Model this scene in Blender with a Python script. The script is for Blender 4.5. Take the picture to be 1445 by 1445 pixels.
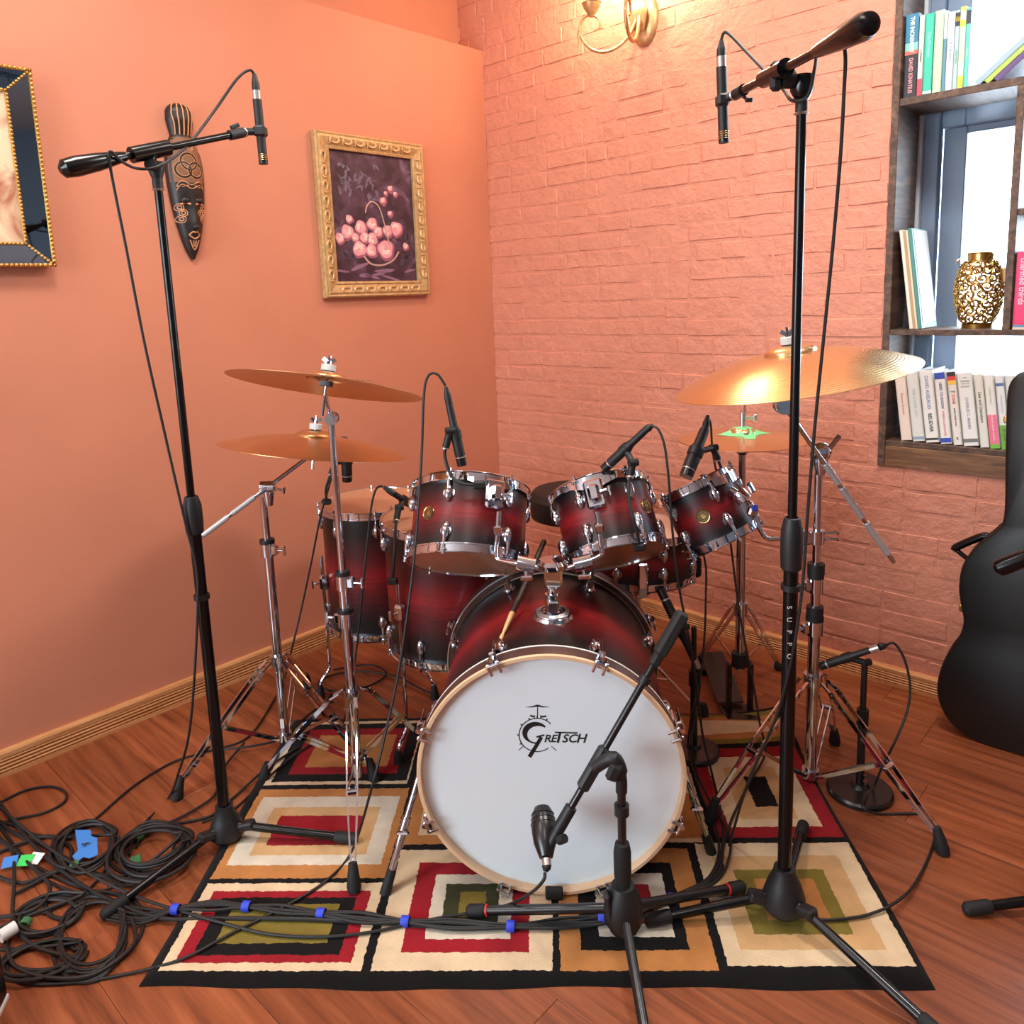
import bpy, bmesh, math, random
from mathutils import Vector as V, Matrix as M, noise

random.seed(7)
for o in list(bpy.data.objects): bpy.data.objects.remove(o)
SC = bpy.context.scene
COL = SC.collection
PI = math.pi

# ------------------------------------------------------------------ camera
FPX, CX, CY = 1105.0, 722.5, 600.0
PITCH, ROLL, CAMH = math.radians(9.4), math.radians(-2.13), 1.37
_cp, _sp = math.cos(PITCH), math.sin(PITCH)
_c, _s = math.cos(ROLL), math.sin(ROLL)
_r, _u = V((1, 0, 0)), V((0, _sp, _cp))
RT, UP, FW = _c*_r + _s*_u, -_s*_r + _c*_u, V((0, _cp, -_sp))
C0 = V((0, 0, CAMH))
cam = bpy.data.cameras.new('camera')
cam.sensor_width = 36; cam.sensor_fit = 'HORIZONTAL'
cam.lens = FPX/1445*36
cam.shift_x = -(CX-722.5)/1445; cam.shift_y = (CY-722.5)/1445
cam.clip_start = 0.02
camo = bpy.data.objects.new('camera', cam); COL.objects.link(camo)
camo.matrix_world = M(((RT.x, UP.x, -FW.x, C0.x), (RT.y, UP.y, -FW.y, C0.y), (RT.z, UP.z, -FW.z, C0.z), (0, 0, 0, 1)))
SC.camera = camo

def ray(x, y): return (x-CX)/FPX*RT - (y-CY)/FPX*UP + FW
def G(x, y, z=0.0):                      # the point at height z seen at x, y
    d = ray(x, y); return C0 + d*((z-CAMH)/d.z)
def P(x, y, Y):                          # the point at depth Y seen at x, y
    d = ray(x, y); return C0 + d*(Y/d.y)

# room frame: corner of the two walls, directions along them, normals into the room
WL, WR = math.radians(46.9), math.radians(-43.1)
DL, DR = V((math.cos(WL), math.sin(WL), 0)), V((math.cos(WR), math.sin(WR), 0))
NL, NR = V((math.sin(WL), -math.cos(WL), 0)), V((math.sin(WR), -math.cos(WR), 0))
CN = V((-0.070, 3.773, 0))
ZZ = V((0, 0, 1))
def wl(u, z, o=0.0): return CN - DL*u + NL*o + ZZ*z       # on the orange wall, u metres from the corner
def wr(u, z, o=0.0): return CN + DR*u + NR*o + ZZ*z       # on the brick wall
def frame(o, x, y, z):
    return M(((x.x, y.x, z.x, o.x), (x.y, y.y, z.y, o.y), (x.z, y.z, z.z, o.z), (0, 0, 0, 1)))
def wlf(u, z, o=0.0): return frame(wl(u, z, o), DL, ZZ, NL)   # x right, y up, z out of the wall
def wrf(u, z, o=0.0): return frame(wr(u, z, o), DR, ZZ, NR)
def onL(x, y, o=0.0):
    d = ray(x, y); p = C0 + d*(((CN-C0).dot(NL)+o)/d.dot(NL)); return (-(p-CN).dot(DL), p.z)
def onR(x, y, o=0.0):
    d = ray(x, y); p = C0 + d*(((CN-C0).dot(NR)+o)/d.dot(NR)); return ((p-CN).dot(DR), p.z)
ROOM_U, ROOM_H = 5.6, 2.95

# ------------------------------------------------------------------ world, lights, exposure
w = bpy.data.worlds.new('sky'); SC.world = w; w.use_nodes = True
bg = w.node_tree.nodes['Background']
bg.inputs[0].default_value = (0.72, 0.86, 1.0, 1); bg.inputs[1].default_value = 14.0
VS = SC.view_settings
VS.view_transform = 'Standard'; VS.look = 'None'; VS.gamma = 1.0; VS.use_curve_mapping = False
VS.exposure = 0.15
SC.cycles.use_denoising = True
SC.cycles.max_bounces = 8; SC.cycles.diffuse_bounces = 4; SC.cycles.glossy_bounces = 5
SC.cycles.transparent_max_bounces = 12
SC.cycles.sample_clamp_indirect = 6.0
SC.cycles.caustics_reflective = False; SC.cycles.caustics_refractive = False

def area(name, loc, target, sx, sy, power, col):
    l = bpy.data.lights.new(name, 'AREA'); l.shape = 'RECTANGLE'; l.size = sx; l.size_y = sy
    l.energy = power; l.color = col
    o = bpy.data.objects.new(name, l); COL.objects.link(o); o.location = loc
    o.rotation_euler = (V(target)-V(loc)).to_track_quat('-Z', 'Y').to_euler()
    return o
# ceiling fixtures of the room (mostly above and behind the photographer) and the street windows behind
def rm(a, b, z): return CN + DR*a - DL*b + ZZ*z           # a along the brick wall, b along the orange wall
CEIL = [(0.95, 1.95, 21), (0.85, 3.4, 15), (2.15, 0.85, 33), (2.7, 2.7, 10)]
for a, b, pw_ in CEIL:
    p = rm(a, b, ROOM_H-0.06)
    area('ceiling_lamp_light', p, p-ZZ, 0.45, 0.45, pw_, (1.0, 0.95, 0.89))
p = rm(1.2, ROOM_U-0.1, 1.45)
area('street_window_light', p, rm(1.8, 1.0, 0.6), 2.2, 1.6, 152, (0.74, 0.90, 1.0))

# ------------------------------------------------------------------ materials
MAT = {}
def mat(name, col=(0.5, 0.5, 0.5), rough=0.5, metal=0.0, spec=0.5, coat=0.0, noise_amt=0.0, noise_scale=30.0, bump=0.0, bump_scale=80.0, bump_dist=0.002, emit=None, sub=None):
    if name in MAT: return MAT[name]
    m = bpy.data.materials.new(name); m.use_nodes = True
    nt = m.node_tree; b = nt.nodes['Principled BSDF']
    c = tuple(srgb(x) for x in col)
    b.inputs['Base Color'].default_value = (*c, 1)
    b.inputs['Roughness'].default_value = rough; b.inputs['Metallic'].default_value = metal
    b.inputs['Specular IOR Level'].default_value = spec
    b.inputs['Coat Weight'].default_value = coat; b.inputs['Coat Roughness'].default_value = 0.08
    if emit:
        b.inputs['Emission Color'].default_value = (*emit[0], 1); b.inputs['Emission Strength'].default_value = emit[1]
    if noise_amt or bump:
        tc = nt.nodes.new('ShaderNodeTexCoord')
    if noise_amt:
        n = nt.nodes.new('ShaderNodeTexNoise'); n.inputs['Scale'].default_value = noise_scale; n.inputs['Detail'].default_value = 5
        nt.links.new(tc.outputs['Object'], n.inputs['Vector'])
        mx = nt.nodes.new('ShaderNodeMix'); mx.data_type = 'RGBA'; mx.blend_type = 'MULTIPLY'
        mx.inputs[6].default_value = (*c, 1)
        rp = nt.nodes.new('ShaderNodeMapRange'); rp.inputs[1].default_value = 0.3; rp.inputs[2].default_value = 0.7
        rp.inputs[3].default_value = 1-noise_amt; rp.inputs[4].default_value = 1+noise_amt*0.5
        nt.links.new(n.outputs['Fac'], rp.inputs[0]); nt.links.new(rp.outputs[0], mx.inputs[7])
        mx.inputs[0].default_value = 1.0
        nt.links.new(mx.outputs[2], b.inputs['Base Color'])
    if bump:
        n2 = nt.nodes.new('ShaderNodeTexNoise'); n2.inputs['Scale'].default_value = bump_scale; n2.inputs['Detail'].default_value = 6
        nt.links.new(tc.outputs['Object'], n2.inputs['Vector'])
        bp = nt.nodes.new('ShaderNodeBump'); bp.inputs['Strength'].default_value = bump; bp.inputs['Distance'].default_value = bump_dist
        nt.links.new(n2.outputs['Fac'], bp.inputs['Height']); nt.links.new(bp.outputs[0], b.inputs['Normal'])
    MAT[name] = m
    return m
def srgb(x): return x/12.92 if x <= 0.04045 else ((x+0.055)/1.055)**2.4
def hx(r, g, b): return (r/255, g/255, b/255)
def nodes(m): return m.node_tree.nodes, m.node_tree.links, m.node_tree.nodes['Principled BSDF']

mat('plaster', hx(208, 135, 106), 0.6, noise_amt=0.05, noise_scale=3, bump=0.08, bump_scale=60)
m = mat('brick_paint', hx(212, 138, 112), 0.5); N, L, b = nodes(m)
ge = N.new('ShaderNodeNewGeometry'); hsum = None
for sc_, amt in ((16, 1.0), (48, 0.55), (130, 0.22)):
    n = N.new('ShaderNodeTexNoise'); n.inputs['Scale'].default_value = sc_; n.inputs['Detail'].default_value = 3; L.new(ge.outputs['Position'], n.inputs['Vector'])
    q = N.new('ShaderNodeMath'); q.operation = 'MULTIPLY_ADD'; q.inputs[1].default_value = amt; L.new(n.outputs['Fac'], q.inputs[0])
    if hsum is None: q.inputs[2].default_value = 0.0
    else: L.new(hsum, q.inputs[2])
    hsum = q.outputs[0]
bp = N.new('ShaderNodeBump'); bp.inputs['Strength'].default_value = 0.75; bp.inputs['Distance'].default_value = 0.0075; L.new(hsum, bp.inputs['Height']); L.new(bp.outputs[0], b.inputs['Normal'])
mr = N.new('ShaderNodeMapRange'); mr.inputs[1].default_value = 0.5; mr.inputs[2].default_value = 1.3; mr.inputs[3].default_value = 0.9; mr.inputs[4].default_value = 1.06; L.new(hsum, mr.inputs[0])
mx = N.new('ShaderNodeMix'); mx.data_type = 'RGBA'; mx.blend_type = 'MULTIPLY'; mx.inputs[0].default_value = 1; mx.inputs[6].default_value = (*[srgb(x) for x in hx(212, 138, 112)], 1)
L.new(mr.outputs[0], mx.inputs[7]); L.new(mx.outputs[2], b.inputs['Base Color'])
mat('chrome', hx(206, 214, 226), 0.06, 1.0)
mat('chrome_satin', hx(222, 226, 232), 0.3, 1.0)
mat('black_metal', hx(20, 20, 22), 0.28, 0.0, 0.6)
mat('black_plastic', hx(24, 24, 26), 0.5)
mat('gloss_black', hx(12, 12, 14), 0.2, 0, 0.35)
mat('rubber', hx(22, 22, 23), 0.7)
mat('cable', hx(26, 25, 25), 0.55)
mat('white_plastic', hx(232, 230, 226), 0.5)
mat('silver', hx(200, 200, 198), 0.3, 0.9)
mat('knurled', hx(206, 208, 212), 0.38, 0.45)
mat('felt_grey', hx(120, 122, 126), 0.9)
mat('felt_white', hx(225, 222, 216), 0.9)
mat('drum_head', hx(228, 240, 246), 0.45, bump=0.05, bump_scale=600, bump_dist=0.0005)
mat('clear_head', hx(190, 140, 108), 0.16, 0, 0.6)
mat('batter_head', hx(205, 170, 150), 0.25, 0, 0.6)
mat('ink_black', hx(18, 18, 18), 0.6)
mat('ink_grey', hx(120, 122, 124), 0.6)
mat('hoop_maple', hx(228, 190, 152), 0.4, noise_amt=0.12, noise_scale=14)
mat('hoop_dark', hx(72, 48, 42), 0.35, noise_amt=0.2, noise_scale=20)
mat('hoop_white', hx(235, 232, 226), 0.35)
mat('gold', hx(214, 168, 92), 0.32, 0.9)
mat('gold_paint', hx(200, 164, 112), 0.45, 0.25, noise_amt=0.25, noise_scale=60)
mat('gold_paint_light', hx(226, 184, 128), 0.42, 0.3, noise_amt=0.2, noise_scale=80)
mat('brass', hx(196, 160, 92), 0.25, 1.0)
mat('blue_tape', hx(48, 70, 205), 0.6)
mat('blue_tape_light', hx(60, 128, 205), 0.65, bump=0.3, bump_scale=40)
mat('green_tie', hx(58, 112, 66), 0.8)
mat('green_bright', hx(60, 200, 90), 0.6)
mat('red_band', hx(220, 40, 40), 0.5)
mat('blue_trim', hx(50, 70, 170), 0.35)
mat('case_black', hx(17, 17, 18), 0.42, bump=0.35, bump_scale=420, bump_dist=0.0006)
mat('window_paint', hx(120, 136, 160), 0.45)
mat('reveal_paint', hx(198, 204, 214), 0.6)
mat('ceiling_paint', hx(228, 218, 208), 0.8)
mat('far_wall_paint', hx(128, 148, 160), 0.7)
mat('far_wall_cream', hx(206, 208, 210), 0.7)

def wood_mat(name, cols, scale=(1, 1, 1), rough=0.4, rnd=0.3, gscale=3.0, dist=4.0, bumpv=0.05):
    m = mat(name, cols[1], rough); N, L, b = nodes(m)
    tc = N.new('ShaderNodeTexCoord'); oi = N.new('ShaderNodeObjectInfo')
    ad = N.new('ShaderNodeVectorMath'); ad.operation = 'ADD'
    cm = N.new('ShaderNodeCombineXYZ'); ml = N.new('ShaderNodeMath'); ml.operation = 'MULTIPLY'; ml.inputs[1].default_value = 37.0
    L.new(oi.outputs['Random'], ml.inputs[0]); L.new(ml.outputs[0], cm.inputs[0]); L.new(ml.outputs[0], cm.inputs[1])
    L.new(tc.outputs['Object'], ad.inputs[0]); L.new(cm.outputs[0], ad.inputs[1])
    mp = N.new('ShaderNodeMapping'); mp.inputs['Scale'].default_value = scale; L.new(ad.outputs[0], mp.inputs['Vector'])
    n = N.new('ShaderNodeTexNoise'); n.inputs['Scale'].default_value = gscale; n.inputs['Detail'].default_value = 7; n.inputs['Roughness'].default_value = 0.62
    n.inputs['Distortion'].default_value = dist*0.3
    L.new(mp.outputs[0], n.inputs['Vector'])
    cr = N.new('ShaderNodeValToRGB'); e = cr.color_ramp.elements
    e[0].position = 0.28; e[1].position = 0.72
    e[0].color = (*[srgb(x) for x in cols[0]], 1); e[1].color = (*[srgb(x) for x in cols[2]], 1)
    k = cr.color_ramp.elements.new(0.5); k.color = (*[srgb(x) for x in cols[1]], 1)
    L.new(n.outputs['Fac'], cr.inputs[0])
    hs = N.new('ShaderNodeHueSaturation'); mr = N.new('ShaderNodeMapRange'); mr.inputs[3].default_value = 1-rnd/2; mr.inputs[4].default_value = 1+rnd/2
    L.new(oi.outputs['Random'], mr.inputs[0]); L.new(mr.outputs[0], hs.inputs['Value']); L.new(cr.outputs[0], hs.inputs['Color'])
    L.new(hs.outputs[0], b.inputs['Base Color'])
    bp = N.new('ShaderNodeBump'); bp.inputs['Strength'].default_value = bumpv; bp.inputs['Distance'].default_value = 0.002
    L.new(n.outputs['Fac'], bp.inputs['Height']); L.new(bp.outputs[0], b.inputs['Normal'])
    return m
wood_mat('floor_wood', (hx(96, 48, 27), hx(138, 74, 43), hx(164, 94, 58)), (0.8, 13, 13), 0.36, 0.2, 3.0, 1.2)
wood_mat('pine', (hx(176, 110, 62), hx(208, 146, 92), hx(226, 170, 116)), (1.2, 18, 18), 0.42, 0.12, 3.0, 2)
wood_mat('shelf_wood', (hx(44, 30, 24), hx(84, 60, 46), hx(122, 92, 70)), (14, 14, 2.0), 0.55, 0.1, 3.0, 3, 0.25)
wood_mat('apron_wood', (hx(70, 44, 26), hx(116, 78, 48), hx(146, 104, 66)), (2.0, 16, 16), 0.5, 0.1, 3.0, 3, 0.15)
wood_mat('stick_wood', (hx(200, 150, 96), hx(222, 176, 124), hx(236, 196, 148)), (20, 20, 4), 0.4, 0.1)

# sunburst lacquer: black at both shell edges, cherry red between (the generated z runs along the drum's axis)
m = mat('cherry_burst', hx(110, 20, 24), 0.36); N, L, b = nodes(m)
tc = N.new('ShaderNodeTexCoord'); sx = N.new('ShaderNodeSeparateXYZ'); L.new(tc.outputs['Generated'], sx.inputs[0])
mp = N.new('ShaderNodeMapping'); mp.inputs['Scale'].default_value = (6, 6, 60); L.new(tc.outputs['Object'], mp.inputs['Vector'])
n = N.new('ShaderNodeTexNoise'); n.inputs['Scale'].default_value = 2.2; n.inputs['Detail'].default_value = 6; L.new(mp.outputs[0], n.inputs['Vector'])
ns = N.new('ShaderNodeMath'); ns.operation = 'MULTIPLY_ADD'; ns.inputs[1].default_value = 0.10; ns.inputs[2].default_value = -0.05; L.new(n.outputs['Fac'], ns.inputs[0])
ad = N.new('ShaderNodeMath'); ad.operation = 'ADD'; L.new(sx.outputs['Z'], ad.inputs[0]); L.new(ns.outputs[0], ad.inputs[1])
cr = N.new('ShaderNodeValToRGB'); L.new(ad.outputs[0], cr.inputs[0])
E_ = cr.color_ramp.elements; E_[0].position = 0.0; E_[1].position = 1.0
def lin(c): return (*[srgb(x) for x in c], 1)
E_[0].color = lin(hx(16, 12, 14)); E_[1].color = lin(hx(16, 12, 14))
for pos, c in ((0.16, hx(19, 12, 14)), (0.35, hx(82, 17, 20)), (0.51, hx(138, 26, 30)), (0.66, hx(82, 17, 20)), (0.84, hx(19, 12, 14))):
    k = E_.new(pos); k.color = lin(c)
g2 = N.new('ShaderNodeMix'); g2.data_type = 'RGBA'; g2.blend_type = 'MULTIPLY'; g2.inputs[0].default_value = 1
mr = N.new('ShaderNodeMapRange'); mr.inputs[1].default_value = 0.3; mr.inputs[2].default_value = 0.7; mr.inputs[3].default_value = 0.72; mr.inputs[4].default_value = 1.2
L.new(n.outputs['Fac'], mr.inputs[0]); L.new(cr.outputs[0], g2.inputs[6]); L.new(mr.outputs[0], g2.inputs[7]); L.new(g2.outputs[2], b.inputs['Base Color'])

# cymbal bronze with lathe grooves round the local axis
def bronze(name, col, rough, emblem=False):
    m = mat(name, col, rough, 0.92); N, L, b = nodes(m)
    tc = N.new('ShaderNodeTexCoord'); ln = N.new('ShaderNodeVectorMath'); ln.operation = 'LENGTH'
    mp = N.new('ShaderNodeMapping'); mp.inputs['Scale'].default_value = (1, 1, 0); L.new(tc.outputs['Object'], mp.inputs['Vector']); L.new(mp.outputs[0], ln.inputs[0])
    sn = N.new('ShaderNodeMath'); sn.operation = 'MULTIPLY'; sn.inputs[1].default_value = 900; L.new(ln.outputs['Value'], sn.inputs[0])
    si = N.new('ShaderNodeMath'); si.operation = 'SINE'; L.new(sn.outputs[0], si.inputs[0])
    bp = N.new('ShaderNodeBump'); bp.inputs['Strength'].default_value = 0.12; bp.inputs['Distance'].default_value = 0.0006
    L.new(si.outputs[0], bp.inputs['Height']); L.new(bp.outputs[0], b.inputs['Normal'])
    n = N.new('ShaderNodeTexNoise'); n.inputs['Scale'].default_value = 9; n.inputs['Detail'].default_value = 4; L.new(tc.outputs['Object'], n.inputs['Vector'])
    mr = N.new('ShaderNodeMapRange'); mr.inputs[3].default_value = 0.75; mr.inputs[4].default_value = 1.12; L.new(n.outputs['Fac'], mr.inputs[0])
    mx = N.new('ShaderNodeMix'); mx.data_type = 'RGBA'; mx.blend_type = 'MULTIPLY'; mx.inputs[0].default_value = 1
    mx.inputs[6].default_value = lin(col); L.new(mr.outputs[0], mx.inputs[7]); L.new(mx.outputs[2], b.inputs['Base Color'])
    return m
bronze('bronze', hx(212, 166, 116), 0.3)
bronze('bronze_bright', hx(228, 190, 140), 0.24)

# ------------------------------------------------------------------ mesh building
class MB:
    def __init__(s, mx=None):
        s.v, s.f, s.m = [], [], mx or M.Identity(4)
    def add(s, vs, fs):
        k = len(s.v)
        s.v += [s.m @ V(p) for p in vs]
        s.f += [tuple(i+k for i in f) for f in fs]
        return s
    def tube(s, pts, r, seg=8, closed=False, caps=True, flat=None):
        pts = [V(p) for p in pts]; n = len(pts)
        rr = r if isinstance(r, (list, tuple)) else [r]*n
        tan = []
        for i in range(n):
            a = pts[(i-1) % n] if (closed or i > 0) else pts[i]
            b = pts[(i+1) % n] if (closed or i < n-1) else pts[i]
            t = (b-a); tan.append(t.normalized() if t.length > 1e-9 else V((0, 0, 1)))
        t0 = tan[0]; up = V((0, 0, 1)) if abs(t0.z) < 0.9 else V((1, 0, 0))
        nx = t0.cross(up).normalized(); vs = []; fs = []
        for i in range(n):
            t = tan[i]; nx = (nx - t*nx.dot(t)).normalized(); ny = t.cross(nx)
            for k in range(seg):
                a = 2*PI*k/seg
                ca, sa = math.cos(a)*rr[i], math.sin(a)*rr[i]
                if flat: sa *= flat
                vs.append(pts[i] + nx*ca + ny*sa)
        m = n if closed else n-1
        for i in range(m):
            j = (i+1) % n
            for k in range(seg):
                l = (k+1) % seg
                fs.append((i*seg+k, i*seg+l, j*seg+l, j*seg+k))
        if caps and not closed:
            fs.append(tuple(reversed(range(seg)))); fs.append(tuple((n-1)*seg+k for k in range(seg)))
        return s.add(vs, fs)
    def cyl(s, a, b, r0, r1=None, seg=16): return s.tube([a, b], [r0, r0 if r1 is None else r1], seg)
    def lathe(s, prof, o=(0, 0, 0), ax=(0, 0, 1), seg=40, closed=False, arc=None):
        ax = V(ax).normalized(); o = V(o)
        t = V((1, 0, 0)) if abs(ax.x) < 0.9 else V((0, 1, 0))
        x = (t - ax*t.dot(ax)).normalized(); y = ax.cross(x)
        vs, fs, n = [], [], len(prof)
        for i in range(seg):
            a = 2*PI*i/seg
            d = x*math.cos(a) + y*math.sin(a)
            for (r, h) in prof: vs.append(o + ax*h + d*max(r, 1e-5))
        for i in range(seg):
            j = (i+1) % seg
            for k in range(n if closed else n-1):
                l = (k+1) % n
                fs.append((i*n+k, j*n+k, j*n+l, i*n+l))
        return s.add(vs, fs)
    def box(s, c, size, bev=0.0, rot=None, seg=1):
        bm = bmesh.new(); bmesh.ops.create_cube(bm, size=1.0)
        for v in bm.verts: v.co = V((v.co.x*size[0], v.co.y*size[1], v.co.z*size[2]))
        if bev > 0: bmesh.ops.bevel(bm, geom=list(bm.edges), offset=bev, segments=seg, affect='EDGES', profile=0.5)
        R = rot.to_4x4() if rot else M.Identity(4)
        c = V(c); bm.verts.index_update()
        s.add([R @ v.co + c for v in bm.verts], [tuple(v.index for v in f.verts) for f in bm.faces]); bm.free()
        return s
    def bar(s, a, b, wdt, thk, up=(0, 0, 1), bev=0.0):          # rectangular bar from a to b
        a, b = V(a), V(b); d = b-a; z = d.normalized(); u = V(up)
        x = u.cross(z)
        if x.length < 1e-4: x = V((1, 0, 0)).cross(z)
        x.normalize(); y = z.cross(x)
        R = M((x, y, z)).transposed()
        return s.box((a+b)/2, (wdt, thk, d.length), bev, R)
    def ball(s, c, r, seg=14, sc=(1, 1, 1), rot=None):
        R = rot.to_4x4() if rot else M.Identity(4)
        vs, fs = [], []; rings = max(6, seg//2)
        for i in range(rings+1):
            t = PI*i/rings
            for k in range(seg):
                a = 2*PI*k/seg
                p = V((math.sin(t)*math.cos(a)*r*sc[0], math.sin(t)*math.sin(a)*r*sc[1], math.cos(t)*r*sc[2]))
                vs.append(V(c) + R @ p)
        for i in range(rings):
            for k in range(seg):
                l = (k+1) % seg
                fs.append((i*seg+k, (i+1)*seg+k, (i+1)*seg+l, i*seg+l))
        return s.add(vs, fs)
    def prism(s, poly, z0, z1):
        n = len(poly)
        vs = [(x, y, z0) for x, y in poly] + [(x, y, z1) for x, y in poly]
        fs = [tuple(reversed(range(n))), tuple(range(n, 2*n))] + [(i, (i+1) % n, n+(i+1) % n, n+i) for i in range(n)]
        return s.add(vs, fs)
    def mesh(s, name, mt, smooth=35):
        me = bpy.data.meshes.new(name); me.from_pydata([tuple(p) for p in s.v], [], s.f)
        bm = bmesh.new(); bm.from_mesh(me)
        bmesh.ops.remove_doubles(bm, verts=list(bm.verts), dist=1e-5)
        bmesh.ops.recalc_face_normals(bm, faces=list(bm.faces)); bm.to_mesh(me); bm.free()
        me.materials.append(MAT[mt] if isinstance(mt, str) else mt)
        if smooth:
            me.shade_smooth(); me.set_sharp_from_angle(angle=math.radians(smooth))
        return me
    def build(s, name, mt, parent=None, local=False, smooth=35):
        return link(name, s.mesh(name, mt, smooth), parent, local)

def link(name, me, parent=None, local=False, mx=None):
    o = bpy.data.objects.new(name, me); COL.objects.link(o)
    if mx is not None: o.matrix_basis = mx
    if parent is not None:
        o.parent = parent
        if not local: o.matrix_parent_inverse = absolute(parent).inverted()
    return o
def absolute(o):
    return absolute(o.parent) @ o.matrix_parent_inverse @ o.matrix_basis if o.parent else o.matrix_basis.copy()
def tag(o, label, cat, group=None):
    o['label'] = label; o['category'] = cat
    if group: o['group'] = group
    return o
def thing(name, label, cat, loc=(0, 0, 0), mx=None, group=None):
    o = bpy.data.objects.new(name, None); COL.objects.link(o); o.empty_display_size = 0.05
    o.matrix_basis = mx if mx is not None else M.Translation(V(loc))
    return tag(o, label, cat, group)
def struct(o): o['kind'] = 'structure'; return o
def frame_z(o, z, hint=(0, 0, 1)):                              # a frame whose z runs along a direction
    z = V(z).normalized(); h = V(hint)
    if abs(z.dot(h.normalized())) > 0.98: h = V((0, 1, 0))
    y = (h - z*h.dot(z)).normalized(); x = y.cross(z)
    return frame(V(o), x, y, z)
def spline(pts, n=8):
    pts = [V(p) for p in pts]; out = []
    for i in range(len(pts)-1):
        p0 = pts[max(i-1, 0)]; p1 = pts[i]; p2 = pts[i+1]; p3 = pts[min(i+2, len(pts)-1)]
        for k in range(n):
            t = k/n; t2, t3 = t*t, t*t*t
            out.append(0.5*((2*p1) + (p2-p0)*t + (2*p0-5*p1+4*p2-p3)*t2 + (3*p1-p0-3*p2+p3)*t3))
    out.append(pts[-1]); return out
def text(body, size, mx, mt, parent, shear=0.0, align='CENTER', ext=0.0002, name='lettering', local=False, sx=1.0, spacing=1.0, bold=0.0):
    cu = bpy.data.curves.new(name, 'FONT'); cu.body = body; cu.size = size; cu.shear = shear
    cu.align_x = align; cu.align_y = 'CENTER'; cu.extrude = ext; cu.space_character = spacing; cu.offset = bold
    cu.resolution_u = 3
    o = bpy.data.objects.new(name, cu); COL.objects.link(o)
    dg = bpy.context.evaluated_depsgraph_get(); dg.update()
    me = bpy.data.meshes.new_from_object(o.evaluated_get(dg))
    bpy.data.objects.remove(o); bpy.data.curves.remove(cu)
    for v in me.vertices: v.co = mx @ V((v.co.x*sx, v.co.y, v.co.z))
    me.materials.clear(); me.materials.append(MAT[mt] if isinstance(mt, str) else mt)
    return link(name, me, parent, local)

# ================================================================== THE SETTING
FLM = frame(CN, DR, DL, ZZ)                                    # x along the brick wall, -y along the orange wall
def fbox(name, x0, x1, y0, y1, z0, z1, mt, parent=None):
    o = MB().box(((x0+x1)/2, (y0+y1)/2, (z0+z1)/2), (x1-x0, y1-y0, z1-z0)).build(name, mt, parent, True, 0)
    if parent is None: o.matrix_basis = FLM
    return o
mat('underlay', hx(60, 34, 22), 0.8)
floor = struct(fbox('floor', -0.3, ROOM_U+0.2, -ROOM_U-0.2, 0.3, -0.06, -0.012, 'underlay'))
PW, PL = 0.196, 1.21
pl_mesh = MB().box((PL/2, PW/2, -0.006), (PL-0.0008, PW-0.0008, 0.012), 0.0008).mesh('plank', 'floor_wood', 0)
row = 0; y = -0.13+PW
while y > -ROOM_U-0.1:
    x = -0.25 - random.random()*PL*0.8
    while x < ROOM_U+0.1:
        link('plank', pl_mesh, floor, True, M.Translation((x, y-PW, 0)))
        x += PL
    y -= PW
struct(fbox('ceiling', -0.4, ROOM_U+0.2, -ROOM_U-0.2, 0.4, ROOM_H, ROOM_H+0.08, 'ceiling_paint'))
LEDGE = 2.465
struct(fbox('wall_left', -0.16, 0.0, -ROOM_U-0.2, 0.0, -0.05, LEDGE, 'plaster'))
struct(fbox('wall_left_upper', -0.26, -0.15, -ROOM_U-0.2, 0.0, LEDGE-0.05, ROOM_H, 'plaster'))
# opposite walls, behind the photographer
struct(fbox('wall_front', ROOM_U, ROOM_U+0.1, -ROOM_U-0.2, 0.3, -0.05, ROOM_H, 'far_wall_paint'))
struct(fbox('wall_rear', -0.3, ROOM_U+0.1, -ROOM_U-0.1, -ROOM_U, -0.05, ROOM_H, 'far_wall_cream'))

# ceiling fixtures that belong to the lamps above
for (a, b, pw_), lab in zip(CEIL, ('before the framed painting', 'before the mirror-framed picture', 'before the wall sconce and bookshelf', 'in the middle of the room')):
    p = rm(a, b, ROOM_H)
    t = thing('ceiling_lamp', 'square flush ceiling lamp '+lab, 'lamp', p, group='flush ceiling lamps')
    MB().box(p-ZZ*0.0125, (0.56, 0.56, 0.025), 0.004).build('housing', 'white_plastic', t)

# brick wall: opening for the window, mortar bed, then the bricks
U0, U1, Z0, Z1 = 1.768, 3.0, 0.765, 2.62
wm = MB(FLM)
def slab(x0, x1, z0, z1): wm.box(((x0+x1)/2, 0.1447, (z0+z1)/2), (x1-x0, 0.2844, z1-z0))
slab(-0.28, U0, -0.05, ROOM_H); slab(U0, U1, -0.05, Z0); slab(U1, ROOM_U+0.1, -0.05, ROOM_H); slab(U0, U1, Z1, ROOM_H)
wallR = struct(wm.build('wall_right', 'brick_paint', None, False, 0))
def brick_mesh(Lb, Hb, seed):
    rnd = random.Random(seed)
    xs = [-Lb/2, -Lb/2+0.0035, -Lb*0.22, Lb*0.2, Lb/2-0.0035, Lb/2]; ys = [-Hb/2, -Hb/2+0.0035, rnd.uniform(-.008, .008), Hb/2-0.0035, Hb/2]
    vs = []
    for j, y in enumerate(ys):
        for i, x in enumerate(xs):
            edge = i in (0, 5) or j in (0, 4)
            z = (-0.0052 if j in (0, 4) else -0.0036) if edge else -0.0006+rnd.uniform(-0.0014, 0.0016)
            q = 0.0024 if not edge else 0.0020
            vs.append((x+rnd.uniform(-q, q), y+rnd.uniform(-q, q), z))
    fs = [(j*6+i, j*6+i+1, (j+1)*6+i+1, (j+1)*6+i) for j in range(4) for i in range(5)]
    return vs, fs
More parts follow.
